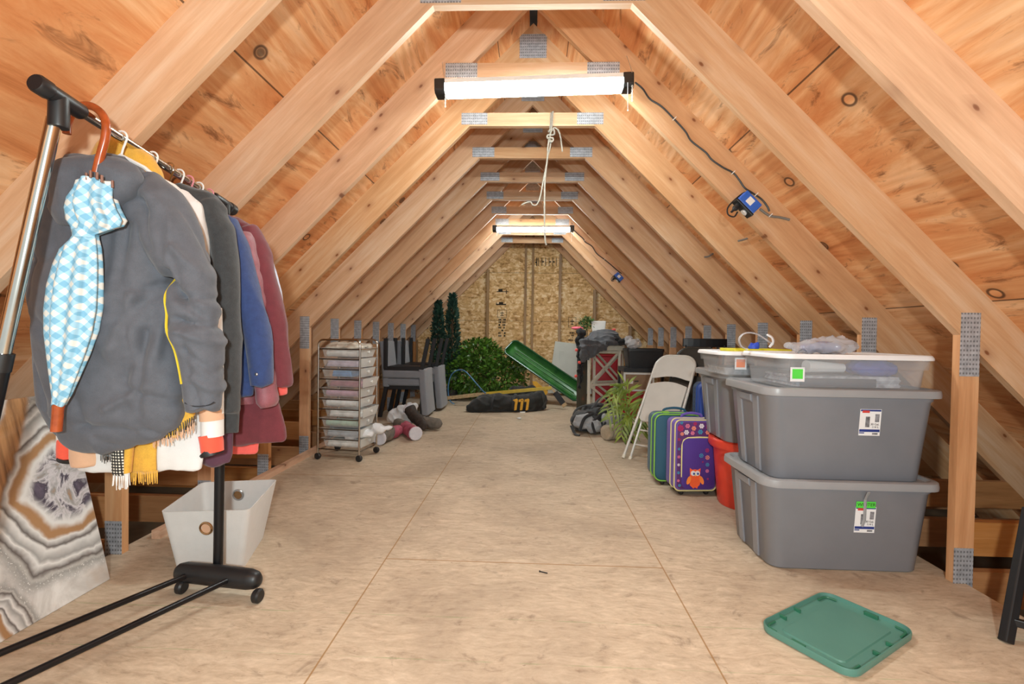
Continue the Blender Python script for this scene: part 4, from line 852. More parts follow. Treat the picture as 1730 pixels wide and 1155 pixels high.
def film_d(v, n): return .014 * max(0, ridged(v, (14, 14, 22), 5)) ** 2 + .008 * noise.noise(v * 26)
soft(MB().ball((1.42, 2.40, .972), .135, .10, .028).ball((1.33, 2.38, .968), .10, .07, .022).ball((1.46, 2.41, .985), .07, .07, .028), .008, 2, film_d).build('body', M['film'], t, True, sharp=30)
lp = smooth_path([W(x, y, 2.46) for x, y in ((1306, 582), (1292, 572), (1275, 563), (1258, 563), (1249, 572), (1252, 584), (1262, 590))], 6)
MB().tube(lp, .011, 8, ry=.004).build('handle', M['film'], t, True)
MB().tube(smooth_path([W(1300, 586, 2.34), W(1306, 578, 2.33), W(1304, 570, 2.33), W(1296, 565, 2.33)], 4), [.012] * 4 + [.010] * 4 + [.008] * 4 + [.005], 8, ry=.005).build('knot', M['bag_white'], t, True)
soft(MB().ball((1.40, 2.40, .968), .09, .06, .02), .008, 2, wrinkle(.01, (20, 20, 20), 8)).build('inner_bundle', plain('blue_grey_print', '#6a70a8', .6, 0, .4, 30), t, True)

# ------------------------------------------------------------------ suitcases
M['case_purple'] = cloth('purple_case_fabric', '#6a52a6', .7, 500, .06, 12, .15, .1); M['panel_purple'] = cloth('deep_purple_panel', '#4b2c86', .75, 500, .06, 12, .15, .1)
M['print_purple'] = plain('print_ground', '#5a2a68', .7); M['cream'] = plain('cream_piping', '#e3d893', .6, 0, .04); M['owl'] = cloth('orange_owl_felt', '#f0602a', .9, 500, .1); M['owl_wing'] = plain('owl_wing', '#f58a3a', .8)
M['flo'] = [plain('flower_' + a, b, .7) for a, b in (('pink', '#e37a9c'), ('white', '#e9dfe8'), ('teal', '#3f8fb5'), ('red', '#b02a5e'), ('salmon', '#ee8f78'))]
def suitcase(name, label, fl, w, d, h, rz, body, trim, z0=.03, r=.035):
    t = thing(name, label, 'suitcase', fl, rz)           # origin: front left foot; x along the front, y to the back
    def ring(i, y): return [Vector((p.x, y, p.y)) for p in rrect(w / 2, z0 + h / 2, w - 2 * i, h - 2 * i, r, 0, 6)]
    MB().loft([ring(.012, 0), ring(.003, .004), ring(0, .014), ring(0, d - .014), ring(.003, d - .004), ring(.012, d)]).build('body', M[body], t, True, local=True, sharp=60)
    for y in (.004, d * .45):
        MB().tube(ring(-.001, y), .0045, 6, closed=True).build('piping', M[trim], t, True, local=True)
    for x in (w * .2, w * .8):
        for y in (.03, d - .03): MB().lathe([(0, -.011), (.017, -.011), (.02, -.006), (.02, .006), (.017, .011), (0, .011)], frame3((x, y, .0205), (0, 1, 0), (1, 0, 0)), 14).build('wheel', M['black'], t, True, local=True)
        MB().box(x - .022, x + .022, .01, d - .01, .024, z0 + .006).build('wheel_housing', M['black'], t, local=True)
    zt = z0 + h; MB().tube(smooth_path([(w * .26, d * .5, zt - .004), (w * .28, d * .5, zt + .022), (w * .5, d * .5, zt + .034), (w * .72, d * .5, zt + .022), (w * .74, d * .5, zt - .004)], 5), .0085, 8, ry=.006).build('handle', M[body], t, True, local=True)
    return t
pc = suitcase('suitcase', 'small purple suitcase with an orange owl patch and flower print top', (.935, 3.125, 0), .272, .155, .445, radians(6), 'case_purple', 'cream', .035)
w, h, z0 = .272, .445, .035
def plate(x0, x1, z0_, z1, y0, y1, r, name, m, par):
    return MB().loft([[Vector((p.x, y, p.y)) for p in rrect((x0 + x1) / 2, (z0_ + z1) / 2, x1 - x0 - i, z1 - z0_ - i, r, 0, 5)] for y, i in ((y1, 0), (y0 + .003, 0), (y0, .006))]).build(name, M[m], par, True, local=True, sharp=50)
pp = plate(.012, w - .012, z0 + .012, z0 + h - .012, -.006, .004, .03, 'printed_front', 'print_purple', pc)
random.seed(9)
for (fx, fz, m, R, n) in ((.03, .43, 3, .020, 7), (.075, .445, 0, .015, 6), (.068, .405, 1, .016, 6), (.115, .43, 4, .015, 6), (.123, .46, 3, .012, 6), (.165, .445, 1, .016, 6), (.158, .408, 2, .016, 6), (.108, .400, 0, .013, 6), (.215, .44, 3, .022, 7), (.205, .405, 4, .014, 6), (.235, .405, 1, .010, 5), (.225, .462, 2, .010, 5), (.036, .465, 2, .01, 5), (.04, .395, 4, .012, 6), (.022, .36, 3, .01, 5), (.022, .3, 2, .009, 5), (.022, .25, 0, .01, 5), (.022, .2, 1, .009, 5), (.022, .15, 2, .01, 5), (.022, .1, 0, .009, 5), (.03, .07, 2, .01, 5)):
    mb = MB()
    for k in range(n): mb.lathe([(0, 0), (R * .36, 0), (R * .36, .0012), (0, .0012)], frame3((fx + R * .68 * cos(2 * pi * k / n), -.006, fz + R * .68 * sin(2 * pi * k / n)), (1, 0, 0), (0, -1, 0)), 8)
    mb.lathe([(0, 0), (R * .28, 0), (R * .28, .0018), (0, .0018)], frame3((fx, -.006, fz), (1, 0, 0), (0, -1, 0)), 8); mb.build('flower_print', M['flo'][m], pp, local=True)
pk2 = plate(.04, w - .02, z0 + .014, z0 + .335, -.022, -.004, .04, 'pocket', 'panel_purple', pc)
MB().tube([Vector((p.x, -.012, p.y)) for p in rrect((.04 + w - .02) / 2, z0 + .175, w - .06, .322, .042, 0, 6)][3:-1] if False else [(.041, -.012, z0 + .09), (.039, -.012, z0 + .2), (.04, -.012, z0 + .29), (.05, -.012, z0 + .322), (.075, -.012, z0 + .336), (.15, -.012, z0 + .34), (.22, -.012, z0 + .338), (.243, -.012, z0 + .325), (.252, -.012, z0 + .3), (.253, -.012, z0 + .2), (.252, -.012, z0 + .13)], .005, 8).build('zip', M['cream'], pk2, True, local=True)
MB().box(.25, .258, -.02, -.014, z0 + .24, z0 + .275).build('zip_pull', M['cream'], pk2, local=True)
def disc(par, name, m, x, z, rx, rz_, y=-.022, th=.0025, n=16, rot=0):
    return MB().loft([[Vector((x + rx * cos(q) * cos(rot) - rz_ * sin(q) * sin(rot), yy, z + rx * cos(q) * sin(rot) + rz_ * sin(q) * cos(rot))) for q in [2 * pi * k / n for k in range(n)]] for yy in (y, y - th)]).build(name, M[m], par, local=True)
ow = MB().loft([[Vector((x, y, z)) for x, z in ((.09, .075), (.105, .062), (.135, .062), (.152, .08), (.158, .11), (.152, .14), (.154, .165), (.156, .182), (.140, .172), (.122, .176), (.104, .173), (.088, .185), (.088, .165), (.09, .14), (.083, .11))] for y in (-.022, -.026)]).build('owl_patch', M['owl'], pc, local=True)
for x, rot in ((.080, -.35), (.163, .35)): disc(ow, 'owl_wing', 'owl_wing', x, .108, .012, .028, -.0262, .002, 14, rot)
for x, dx in ((.108, .004), (.135, .002)):
    disc(ow, 'owl_eye', 'white', x, .152, .0155, .016, -.026); disc(ow, 'owl_pupil', 'blue_box', x + dx, .150, .006, .007, -.0285); disc(ow, 'owl_pupil', 'black', x + dx, .150, .003, .004, -.0312)
MB().loft([[Vector((x, y, z)) for x, z in ((.117, .147), (.127, .147), (.122, .132))] for y in (-.026, -.03)]).build('owl_beak', M['cream'], ow, local=True)
for x in (.112, .134): disc(ow, 'owl_foot', 'owl', x, .06, .006, .004, -.022)
for fx, fz, m, R in ((.197, .295, 3, .014), (.16, .262, 2, .015), (.2, .25, 4, .015), (.2, .205, 2, .013), (.2, .165, 0, .012), (.17, .222, 3, .006), (.205, .115, 3, .007)):
    mb = MB()
    for k in range(7): mb.lathe([(0, 0), (R * .27, 0), (R * .27, .0012), (0, .0012)], frame3((fx + R * .7 * cos(2 * pi * k / 7), -.022, fz + R * .7 * sin(2 * pi * k / 7)), (1, 0, 0), (0, -1, 0)), 8)
    mb.lathe([(0, 0), (R * .3, 0), (R * .3, .0012), (0, .0012)], frame3((fx, -.022, fz), (1, 0, 0), (0, -1, 0)), 8); mb.build('flower_patch', M['flo'][m], pk2, local=True)
M['teal'] = cloth('teal_case_fabric', '#1f5068', .6, 500, .08, 12, .15, .1); M['lime'] = plain('lime_piping', '#8bc34a', .5, 0, .05)
tc_ = suitcase('suitcase', 'small teal suitcase with lime green piping just behind the purple one', (.86, 3.33, 0), .31, .19, .445, radians(2), 'teal', 'lime', .035, .05)
MB().box(.07, .11, .06, .1, .478, .492).build('handle_mount', M['lime'], tc_, local=True)
def blue_plaid():
    k = N('blue_plaid'); s = k.sep(k.coord()); a = k.math('FRACT', k.math('MULTIPLY', s[2], 30)); b = k.math('FRACT', k.math('MULTIPLY', k.math('ADD', s[0], s[1]), 22))
    f = k.math('MULTIPLY', k.math('ADD', a, b), .5); return k.done(k.ramp(f, [(.2, lin('#1c2b4a')), (.6, lin('#2d456c')), (.85, lin('#24484d'))]), .8)
M['bluecase'] = blue_plaid(); M['bluetrim'] = plain('royal_blue_trim', '#27479a', .55, 0, .06)
bc = suitcase('suitcase', 'tall dark blue plaid suitcase standing behind the owl suitcase and red tub', (1.185, 3.42, 0), .44, .21, .645, radians(-3), 'bluecase', 'bluetrim', .04, .05)
MB().loft([[Vector((p.x, y, p.y)) for p in rrect(.22, .3625, .44 - i, .645 - i, .05, 0, 6)] for y, i in ((.075, -.004), (.004, -.004), (-.004, .02), (-.004, .1), (.002, .1))], False, False).build('front_border', M['bluetrim'], bc, True, local=True, sharp=50)
plate(.06, .38, .1, .6, -.012, .002, .04, 'front_pocket', 'bluecase', bc)

# ------------------------------------------------------------------ folding chairs
M['chair_grey'] = plain('grey_metal_paint', '#cfcbc4', .35, .1, .04, 10); M['chair_black'] = plain('black_metal_paint', '#38342f', .35, .1, .06, 10)
def folding_chair(label, foot, m, u, hh, s, L, wd):
    u = Vector(u).normalized(); hh = Vector(hh).normalized(); v = (hh * s + Vector((0, 0, sqrt(L * L - s * s)))).normalized(); n = u.cross(v)
    if n.dot(Vector((-.5, -.6, .2))) < 0: n = -n
    foot = Vector(foot); t = thing('folding_chair', label, 'folding chair', foot, 0, 'folded metal chairs leaning on the right')
    P = lambda a, b, c=0: foot + u * a + v * b + n * c
    rc = .11; pts = [P(0, .01), P(.015, L * .5), P(.02, L - rc)] + [P(.02 + rc - rc * cos(q), L - rc + rc * sin(q)) for q in [pi / 2 * j / 6 for j in range(1, 7)]] + [P(wd - .02 - rc + rc * sin(q), L - rc + rc * cos(q)) for q in [pi / 2 * j / 6 for j in range(7)]] + [P(wd - .015, L * .5), P(wd, .01)]
    MB().tube(pts, .0115, 10).build('frame', M[m], t, True)
    def panel(poly, c0, c1, name):
        mb = MB(); mb.loft([[P(a, b, c) for a, b in poly] for c in (c0, c1)]); return mb.build(name, M[m], t, True, bevel=.003)
    top = L - .006; pb = [(.022, L - .23), (.024, L - .11)] + [(.02 + rc - (rc - .006) * cos(q), L - rc + (rc - .006) * sin(q)) for q in [pi / 2 * j / 5 for j in range(1, 6)]] + [(wd - .02 - rc + (rc - .006) * sin(q), L - rc + (rc - .006) * cos(q)) for q in [pi / 2 * j / 5 for j in range(6)]] + [(wd - .022, L - .23)] + [(wd - .03 - (wd - .06) * j / 8, L - .235 + .035 * math.sin(pi * j / 8)) for j in range(1, 8)]
    panel(pb, -.004, .005, 'backrest')
    ps_ = [(.035, .36), (.032, L - .29)] + [(.045 + (wd - .09) * j / 8, L - .285 + .03 * math.sin(pi * j / 8)) for j in range(9)] + [(wd - .032, L - .29), (wd - .035, .36), (wd - .06, .335), (.06, .335)]
    panel(ps_, -.012, .014, 'seat')
    MB().tube([P(.045, .02, -.03), P(.045, .55, -.02)], .0095, 8).build('rear_leg', M[m], t, True); MB().tube([P(wd - .045, .02, -.03), P(wd - .045, .55, -.02)], .0095, 8).build('rear_leg', M[m], t, True)
    for b in (.14, .27): MB().tube([P(.045, b, -.03), P(wd - .045, b, -.03)], .007, 8).build('crossbar', M[m], t, True)
    for a, c in ((0, 0), (wd, 0), (.045, -.03), (wd - .045, -.03)): MB().tube([P(a, -.002, c), P(a, .03, c)], .0135, 10).build('foot_cap', M['black'] if m == 'chair_black' else M['white_paint'], t, True)
    return t
folding_chair('grey metal folding chair leaning folded behind the teal suitcase', (.785, 4.05, .006), 'chair_grey', (.72, -.69, 0), (.69, .72, 0), .50, .97, .40)
folding_chair('black metal folding chair leaning folded behind the grey one', (1.0, 4.08, .006), 'chair_black', (.72, -.69, 0), (.69, .72, 0), .43, 1.0, .40)
t = thing('wooden_chair', 'black spindle back chair with wide top rail beside the right knee posts', 'chair', (1.565, 4.6, 0))
MB().loft([rrect(1.565, 4.65, .42, .42, .05, z_, 4) for z_ in (.425, .455)]).build('seat', M['legs'], t, True, bevel=.005)
for sx in (-1, 1):
    for sy in (-1, 1): MB().tube([(1.565 + sx * .19, 4.65 + sy * .19, 0), (1.565 + sx * .165, 4.65 + sy * .165, .43)], [.014, .018], 10).build('leg', M['legs'], t, True)
MB().loft([[Vector((1.565 + .23 * math.sin(a), 4.42 + .03 * (1 - cos(a)) * 2 + dy, z_)) for dy, z_ in ((0, .915), (.022, .915), (.022, .99), (0, .99))] for a in [-1 + .25 * j for j in range(9)]]).build('top_rail', M['legs'], t, bevel=.004)
for i in range(7): x = 1.39 + .34 * i / 6; MB().tube([(1.565 + (x - 1.565) * .9, 4.47, .44), (x, 4.435, .93)], .008, 8).build('spindle', M['legs'], t, True)

# ------------------------------------------------------------------ palm, rug roll, backpack
def leafmat(name, a, b, rough=.5):
    k = N(name); c = k.ramp(k.noise(k.coord(), 9, 3)[0], [(.3, lin(a)), (.7, lin(b))]); return k.done(c, rough)
M['palm'] = leafmat('palm_leaf', '#456019', '#9aa848'); M['bush'] = leafmat('bush_leaf', '#234313', '#5f8a2c', .4); M['cypress'] = leafmat('cypress_leaf', '#16332a', '#2a4d3c', .6); M['plant'] = leafmat('small_plant_leaf', '#2e4a22', '#6d8a4a'); M['stem'] = plain('brown_stem', '#4a3826', .8)
pl = thing('palm_plant', 'artificial palm with drooping fronds on the floor beside the grey folding chair', 'plant', (.96, 4.62, 0)); random.seed(12)
MB().tube([(.97, 4.66, .002), (.96, 4.64, .12), (.95, 4.62, .25)], .02, 8).build('trunk', M['stem'], pl, True)
for tip, mid in (((1026, 690), (1052, 655)), ((1030, 668), (1058, 648)), ((1040, 664), (1062, 660)), ((1030, 706), (1055, 680)), ((1050, 735), (1056, 700)), ((1066, 742), (1068, 705)), ((1084, 728), (1080, 700))):
    Yt = 4.5 + random.uniform(-.08, .08); path = smooth_path([Vector((.95, 4.62, .24)), W(*mid, 4.55), W(*tip, Yt)], 9); mb = MB(); mb.tube(path, [.004 - .003 * i / len(path) for i in range(len(path))], 5)
    for i in range(2, len(path), 1 if len(path) < 14 else 2):
        p = path[i]; td = (path[i] - path[i - 1]).normalized(); s = td.cross(Vector((0, -.8, .5))).normalized(); l = .2 * (1 - .5 * i / len(path)) * random.uniform(.8, 1.1)
        for sg in (-1, 1):
            dv = (s * sg + td * .9 + Vector((0, random.uniform(-.3, .3), -.35))).normalized(); wv = dv.cross(Vector((random.uniform(-.3, .3), -1, .2))).normalized() * .011; e = p + dv * l + Vector((0, 0, -.02)); m_ = p + dv * l * .5
            for pt in (m_, e): pt.z = max(pt.z, .006)
            mb.add([p - wv * .4, p + wv * .4, m_ + wv, e, m_ - wv], [(0, 1, 2, 4), (4, 2, 3)])
    mb.build('frond', M['palm'], pl)
M['rug'] = cloth('beige_rug', '#b3a48e', .95, 300, .14, 40, .5)
a, b = G(1021, 744) + Vector((0, 0, .075)), G(1060, 741) + Vector((0, .06, .075)); d = (b - a); L = d.length; mb = MB(); pr_ = []
for i in range(29): q = i / 28; pr_.append((.058 + .016 * abs(math.sin(q * 4 * pi)) ** .6 - (.02 if i in (0, 28) else 0), q * L))
mb.lathe(pr_, frame3(a, d.cross(Vector((0, 0, 1))), d), 24); item('rolled_rug', mb, M['rug'], 'rolled beige rug tied in rings on the floor before the palm', 'rug', None, smooth=True)
M['pack_grey'] = cloth('grey_pack_nylon', '#9b9c9f', .7, 400, .2, 25, .3); M['pack_black'] = cloth('black_pack_nylon', '#1d1d20', .7, 400, .2)
bp = thing('backpack', 'grey and black backpack slumped on the floor left of the palm', 'backpack', (.62, 5.15, 0))
def gp(x, y, h, dy=0): p = G(x, y); return Vector((p.x, p.y + dy, h))
soft(MB().ball(gp(990, 728, .11), .17, .13, .11).ball(gp(1020, 728, .12, .08), .17, .14, .12).ball(gp(1005, 724, .16, .12), .14, .12, .11), .01, 3, wrinkle(.016, (10, 10, 10), 51)).build('body', M['pack_black'], bp, True, sharp=80)
soft(MB().ball(gp(985, 731, .12, -.05), .105, .055, .075).ball(gp(1003, 732, .09, -.06), .09, .05, .06), .008, 3, wrinkle(.014, (14, 14, 14), 53)).build('front_pocket', M['pack_grey'], bp, True, sharp=80)
soft(MB().ball(gp(1030, 731, .13, -.04), .09, .07, .08).ball(gp(1040, 728, .16, .0), .08, .07, .07), .008, 3, wrinkle(.014, (14, 14, 14), 55)).build('side_pocket', M['pack_grey'], bp, True, sharp=80)
for pts in ([(966, 726, .1), (972, 722, .2), (990, 720, .24), (1008, 722, .2), (1016, 730, .08)], [(998, 726, .24), (1012, 722, .33), (1022, 716, .30), (1030, 716, .18)], [(964, 730, .08), (970, 733, .02), (978, 735, .012)], [(1016, 732, .07), (1030, 730, .2), (1046, 726, .23), (1056, 724, .2)], [(978, 734, .05), (986, 733, .17), (1000, 731, .21)], [(1004, 735, .03), (1000, 733, .12), (1012, 730, .19)], [(1022, 734, .04), (1036, 732, .12), (1044, 730, .2)]):
    MB().tube(smooth_path([gp(x, y, h, -.06) for x, y, h in pts], 6), .016, 6, ry=.006).build('strap', M['pack_black'], bp, True)

# ------------------------------------------------------------------ back right corner
t = thing('wooden_post', 'weathered dark wooden post standing left of the white trestle table', 'post', (.70, 6.62, 0))
MB().box(.635, .765, 6.6, 6.66, 0, .82).build('post', wood('weathered_wood', '#2a2620', '#46402f', '#5c5646', 'Z'), t)
M['table_white'] = M['white_paint']
tb = thing('side_table', 'white table with crossed wooden braces near the gable wall', 'table', (1.0, 6.75, 0))
L1, L2, dp = Vector((.775, 6.47, 0)), Vector((1.205, 6.70, 0)), Vector((.12, .42, 0)); up_ = Vector((0, 0, 1))
for p in (L1, L2, L1 + dp, L2 + dp): MB().beam(p, p + up_ * .8, .034, .034, (1, 0, 0)).build('leg', M['white_paint'], tb, bevel=.002)
ux = (L2 - L1).normalized()
for o in (Vector(), dp):
    for z_ in (.35, .78): MB().beam(L1 + o + up_ * z_, L2 + o + up_ * z_, .03, .03).build('rail', M['white_paint'], tb)
    for za, zb in ((.36, .77), (.77, .36), (.02, .34), (.34, .02)): MB().beam(L1 + o + ux * .015 + up_ * za, L2 + o - ux * .015 + up_ * zb, .018, .028).build('brace', M['white_paint'], tb)
q = [L1 - ux * .08 - dp * .1, L2 + ux * .09 - dp * .1, L2 + ux * .09 + dp * 1.1, L1 - ux * .08 + dp * 1.1]
MB().hexa([p + up_ * .80 for p in q] + [p + up_ * .868 for p in q]).build('top', M['white_paint'], tb, bevel=.004)
M['heap'] = cloth('grey_fleece_heap', '#5b5c61', .95, 300, .2, 20, .5); M['heap_black'] = cloth('black_fabric', '#1a1a1d', .9, 300, .2)
hp = thing('blanket', 'heap of grey blanket draped over the white table top', 'blanket', W(1010, 592, 6.5))
mb = MB(); random.seed(31); tz = .868; gx = Matrix(((ux.x, -ux.y, 0, 0), (ux.y, ux.x, 0, 0), (0, 0, 1, 0), (0, 0, 0, 1))); oc = (L1 + L2) / 2 + dp * .45
mb.loft([[oc + gx @ Vector((x + ox, y, z_)) for x, y in [(a_ * cos(q), b_ * sin(q)) for q in [2 * pi * k / 28 for k in range(28)]]] for a_, b_, z_, ox in ((.23, .22, tz - .002, -.07), (.26, .24, tz + .04, -.08), (.25, .22, tz + .10, -.07), (.19, .17, tz + .16, -.05), (.10, .09, tz + .20, -.03))])
fp = L1 - ux * .1 - dp * .16                                  # the part that hangs down the front edge
for i in range(7):
    q = i / 6; p = fp + ux * (.02 + .32 * q) + Vector((0, -.02, 0)); l = .16 * (1 - q) + .05
    mb.tube([p + up_ * (tz + .06), p + up_ * (tz - .02) + Vector((0, -.02, 0)), p + up_ * (tz - l)], [.05, .045, .03], 10)
def heap_d(v, n): return .02 * noise.noise(v * 7) + .022 * max(0, ridged((v.x + v.z * .5, v.y, v.z), (9, 6, 13), 3)) ** 2 - .008
soft(mb, .010, 4, heap_d).build('body', M['heap'], hp, True, sharp=80)
item('jacket', soft(MB().ball(W(1052, 577, 6.62), .1, .08, .04).ball(W(1040, 572, 6.62), .07, .06, .04).ball(W(1060, 580, 6.6), .06, .05, .025), .009, 2, wrinkle(.012, (14, 14, 14), 63)), M['heap_black'], 'black garment lying on the right end of the white table', 'jacket', None, smooth=True)
gl = thing('garland', 'black hanging garland with small red flowers on the weathered post', 'garland', W(978, 640, 6.56))
soft(MB().tube([W(984, 560, 6.54), W(979, 575, 6.54), W(980, 600, 6.56), W(981, 630, 6.56), W(978, 655, 6.57)], [.05, .05, .04, .034, .015], 10).ball(W(982, 562, 6.52), .06, .05, .05), .009, 2, wrinkle(.022, (22, 22, 14), 65)).build('drape', M['heap_black'], gl, True, sharp=80)
for x, y in ((974, 591), (973, 635), (979, 612)): MB().ball(W(x, y, 6.5), .022, .018, .022, 10, 6).build('flower', M['coral'], gl, True)
def leaf_cloud(n, fn, size, seed, droop=.2):
    random.seed(seed); mb = MB()
    for i in range(n):
        p, out = fn(); out = out + Vector((random.gauss(0, .5), random.gauss(0, .5), random.gauss(0, .4) - droop)); out.normalize(); s = out.cross(Vector((random.gauss(0, 1), random.gauss(0, 1), random.gauss(0, 1))))
        if s.length < .1: continue
        s.normalize(); nn = s.cross(out); l = size * random.uniform(.7, 1.3); w_ = l * .24
        mb.add([p, p + out * l * .45 + s * w_ - nn * l * .06, p + out * l - nn * l * .12, p + out * l * .45 - s * w_ - nn * l * .06], [(0, 1, 2), (0, 2, 3)])
    return mb
def ell(c, rx, ry, rz_, lo=.55):
    c = Vector(c)
    def f():
        while True:
            v = Vector((random.uniform(-1, 1), random.uniform(-1, 1), random.uniform(-1, 1)))
            if .05 < v.length < 1: break
        v = v.normalized() * (lo + (1 - lo) * random.random() ** .6); return c + Vector((v.x * rx, v.y * ry, v.z * rz_)), v
    return f
t = thing('potted_plant', 'small green plant sprig sticking up behind the blanket heap', 'plant', W(992, 556, 6.8)); leaf_cloud(160, ell(W(992, 546, 6.8), .1, .08, .07, .1), .05, 71, -.3).build('foliage', M['plant'], t)
MB().tube([W(992, 575, 6.8), W(992, 545, 6.8)], .005, 6).build('stem', M['stem'], t)
o = MB().hexa([W(1001, 568, 6.75), W(1021, 568, 6.75), W(1021, 568, 6.9), W(1001, 568, 6.9), W(999, 542, 6.75), W(1024, 542, 6.75), W(1024, 543, 6.92), W(999, 543, 6.92)]).build('plastic_box', M['white'], None, bevel=.006); tag(o, 'white plastic box standing on top of the blanket heap', 'box')
o = soft(MB().ball(W(975, 554, 6.66), .085, .04, .022), .008, 2, wrinkle(.006, (20, 20, 20), 5)).build('flower_bunch', plain('neon_pink', '#f0697f', .5), None, True); tag(o, 'neon pink flower poking out at the left of the blanket heap', 'flower')
o = soft(MB().ball(W(1037, 557, 6.85), .035, .03, .02), .008, 2, wrinkle(.006, (20, 20, 20), 6)).build('flower_bunch', M['coral'], None, True); tag(o, 'small coral pink flower behind the right of the blanket heap', 'flower')
def bin_box(name, label, x0, x1, y0, y1, z0_, z1, mat, tp=.03):
    t = thing(name, label, 'bin', ((x0 + x1) / 2, (y0 + y1) / 2, z0_)); cx, cy, w_, d_ = (x0 + x1) / 2, (y0 + y1) / 2, x1 - x0, y1 - y0
    MB().loft([rrect(cx, cy, w_ - tp * 2, d_ - tp * 2, .03, z0_), rrect(cx, cy, w_ - tp * .4, d_ - tp * .4, .03, z1 - .03), rrect(cx, cy, w_ - tp * .6, d_ - tp * .6, .03, z1 - .03), rrect(cx, cy, w_ - tp * 2.4, d_ - tp * 2.4, .03, z0_ + .01)]).build('body', M[mat], t, True, sharp=45)
    MB().loft([rrect(cx, cy, w_ - .01, d_ - .01, .035, z1 - .035), rrect(cx, cy, w_, d_, .035, z1 - .03), rrect(cx, cy, w_, d_, .035, z1 - .004), rrect(cx, cy, w_ - .01, d_ - .01, .035, z1), rrect(cx, cy, w_ - .03, d_ - .03, .03, z1)], False, False).build('rim', M[mat], t, True, sharp=45)
    return t
bin_box('storage_bin', 'tall deep red bin seen through the table braces', .93, 1.37, 7.30, 7.62, 0, .72, 'dark_red')
bin_box('storage_bin', 'low red bin on the floor under the white picture frame', 1.13, 1.66, 6.02, 6.42, 0, .325, 'dark_red')
M['bin_black'] = plain('black_bin', '#2a2a2d', .4, 0, .1)
sh = thing('shelf_stand', 'low black shelf carrying the black bin beyond the folding chairs', 'shelf', (1.44, 6.28, 0))
MB().box(1.155, 1.74, 6.08, 6.50, .555, .605).build('shelf_board', M['bin_black'], sh, bevel=.004)
for x in (1.17, 1.725):
    for y in (6.46, 6.50): MB().beam((x, y, 0), (x, y, .556), .025, .025, (1, 0, 0)).build('leg', M['bin_black'], sh)
bin_box('storage_bin', 'black plastic bin on the low black shelf', 1.20, 1.66, 6.12, 6.46, .6055, .845, 'bin_black')
o = soft(MB().ball(W(1070, 580, 6.25), .1, .09, .06).ball(W(1062, 574, 6.28), .05, .05, .05), .009, 2, film_d).build('plastic_bag', M['film'], None, True, sharp=30); tag(o, 'clear plastic bag puffed up on the black bin', 'plastic bag')
fr = thing('picture_frame', 'white picture frame showing its brown backing, standing on the low red bin', 'picture frame', (1.35, 6.04, .326))
x0, x1, z0_, z1, yf_ = 1.15, 1.52, .327, .553, 6.055
for a in ((x0, x1, z0_, z0_ + .022), (x0, x1, z1 - .022, z1), (x0, x0 + .022, z0_ + .022, z1 - .022), (x1 - .022, x1, z0_ + .022, z1 - .022)): MB().box(a[0], a[1], yf_, yf_ + .02, a[2], a[3]).build('frame_side', M['white'], fr)
MB().box(x0 + .02, x1 - .02, yf_ + .006, yf_ + .014, z0_ + .02, z1 - .02).build('backing', plain('brown_backing', '#97795f', .8), fr)
MB().box(x0 + .075, x0 + .115, yf_ + .0045, yf_ + .0062, z0_ + .09, z0_ + .125).build('sticker', M['white'], fr); MB().beam((x0 + .13, yf_ + .003, z0_ + .12), (x0 + .18, yf_ + .003, z0_ + .125), .006, .01).build('hanger_clip', M['black'], fr)

# ------------------------------------------------------------------ greenery and sports gear at the back
bs = thing('artificial_tree', 'bushy light green artificial tree lying in the back left corner', 'artificial plant', (-.70, 7.4, 0))
def bush_fn():
    fs = [ell((-.70, 7.45, .42), .55, .42, .40, .6), ell((-.78, 7.4, .68), .34, .3, .24, .5), ell((-.38, 7.4, .32), .34, .32, .30, .5), ell((-1.0, 7.4, .4), .28, .3, .34, .5)]
    return lambda: random.choice(fs)()
def clampz(mb):
    for v in mb.v: v.z = max(v.z, .004)
    return mb
clampz(leaf_cloud(4200, bush_fn(), .075, 81)).build('foliage', M['bush'], bs)
MB().tube([(-.7, 7.45, .02), (-.68, 7.45, .3), (-.72, 7.42, .65)], .025, 8).build('stem', M['stem'], bs, True)
for x, Y, z1, rx, lab, sd in ((-1.375, 7.26, 1.52, .08, 'left dark green artificial cypress standing in the back left corner', 83), (-1.17, 7.30, 1.62, .095, 'right dark green artificial cypress, the taller one beside the bushy tree', 85)):
    t = thing('artificial_cypress', lab, 'artificial plant', (x, Y, 0), 0, 'dark cypresses in the back corner')
    def f(x=x, Y=Y, z1=z1, rx=rx):
        q = random.random() ** .8; r = rx * (1.15 - q ** 3) * (.6 + .4 * random.random()); a = random.uniform(0, 2 * pi); v = Vector((cos(a), sin(a), .8)); return Vector((x + r * cos(a), Y + r * sin(a), .28 + (z1 - .33) * q)), v
    leaf_cloud(1500, f, .06, sd, -.3).build('foliage', M['cypress'], t); MB().tube([(x, Y, .0), (x, Y, z1 - .1)], .016, 8).build('stem', M['stem'], t, True); MB().lathe([(0, 0), (.08, 0), (.1, .16), (.085, .16), (.075, .14), (0, .14)], Matrix.Translation((x, Y, 0)), 20).build('pot', M['bin_black'], t, True)
M['sled'] = leafmat('green_sled_plastic', '#1f5528', '#3a7a36', .3); M['sled_edge'] = plain('dark_green_plastic', '#1c4a2c', .25, 0, .06)
sl = thing('plastic_sled', 'long green plastic sled propped against the bushy tree', 'sled', (.2, 7.0, 0))
P0, P1 = Vector((.64, 6.86, .045)), Vector((-.40, 7.28, .71)); ax = (P1 - P0).normalized(); wv = Vector((.42, .42, .70)); wv = (wv - ax * wv.dot(ax)).normalized(); nv_ = ax.cross(wv); nv_ = nv_ if nv_.y < 0 else -nv_
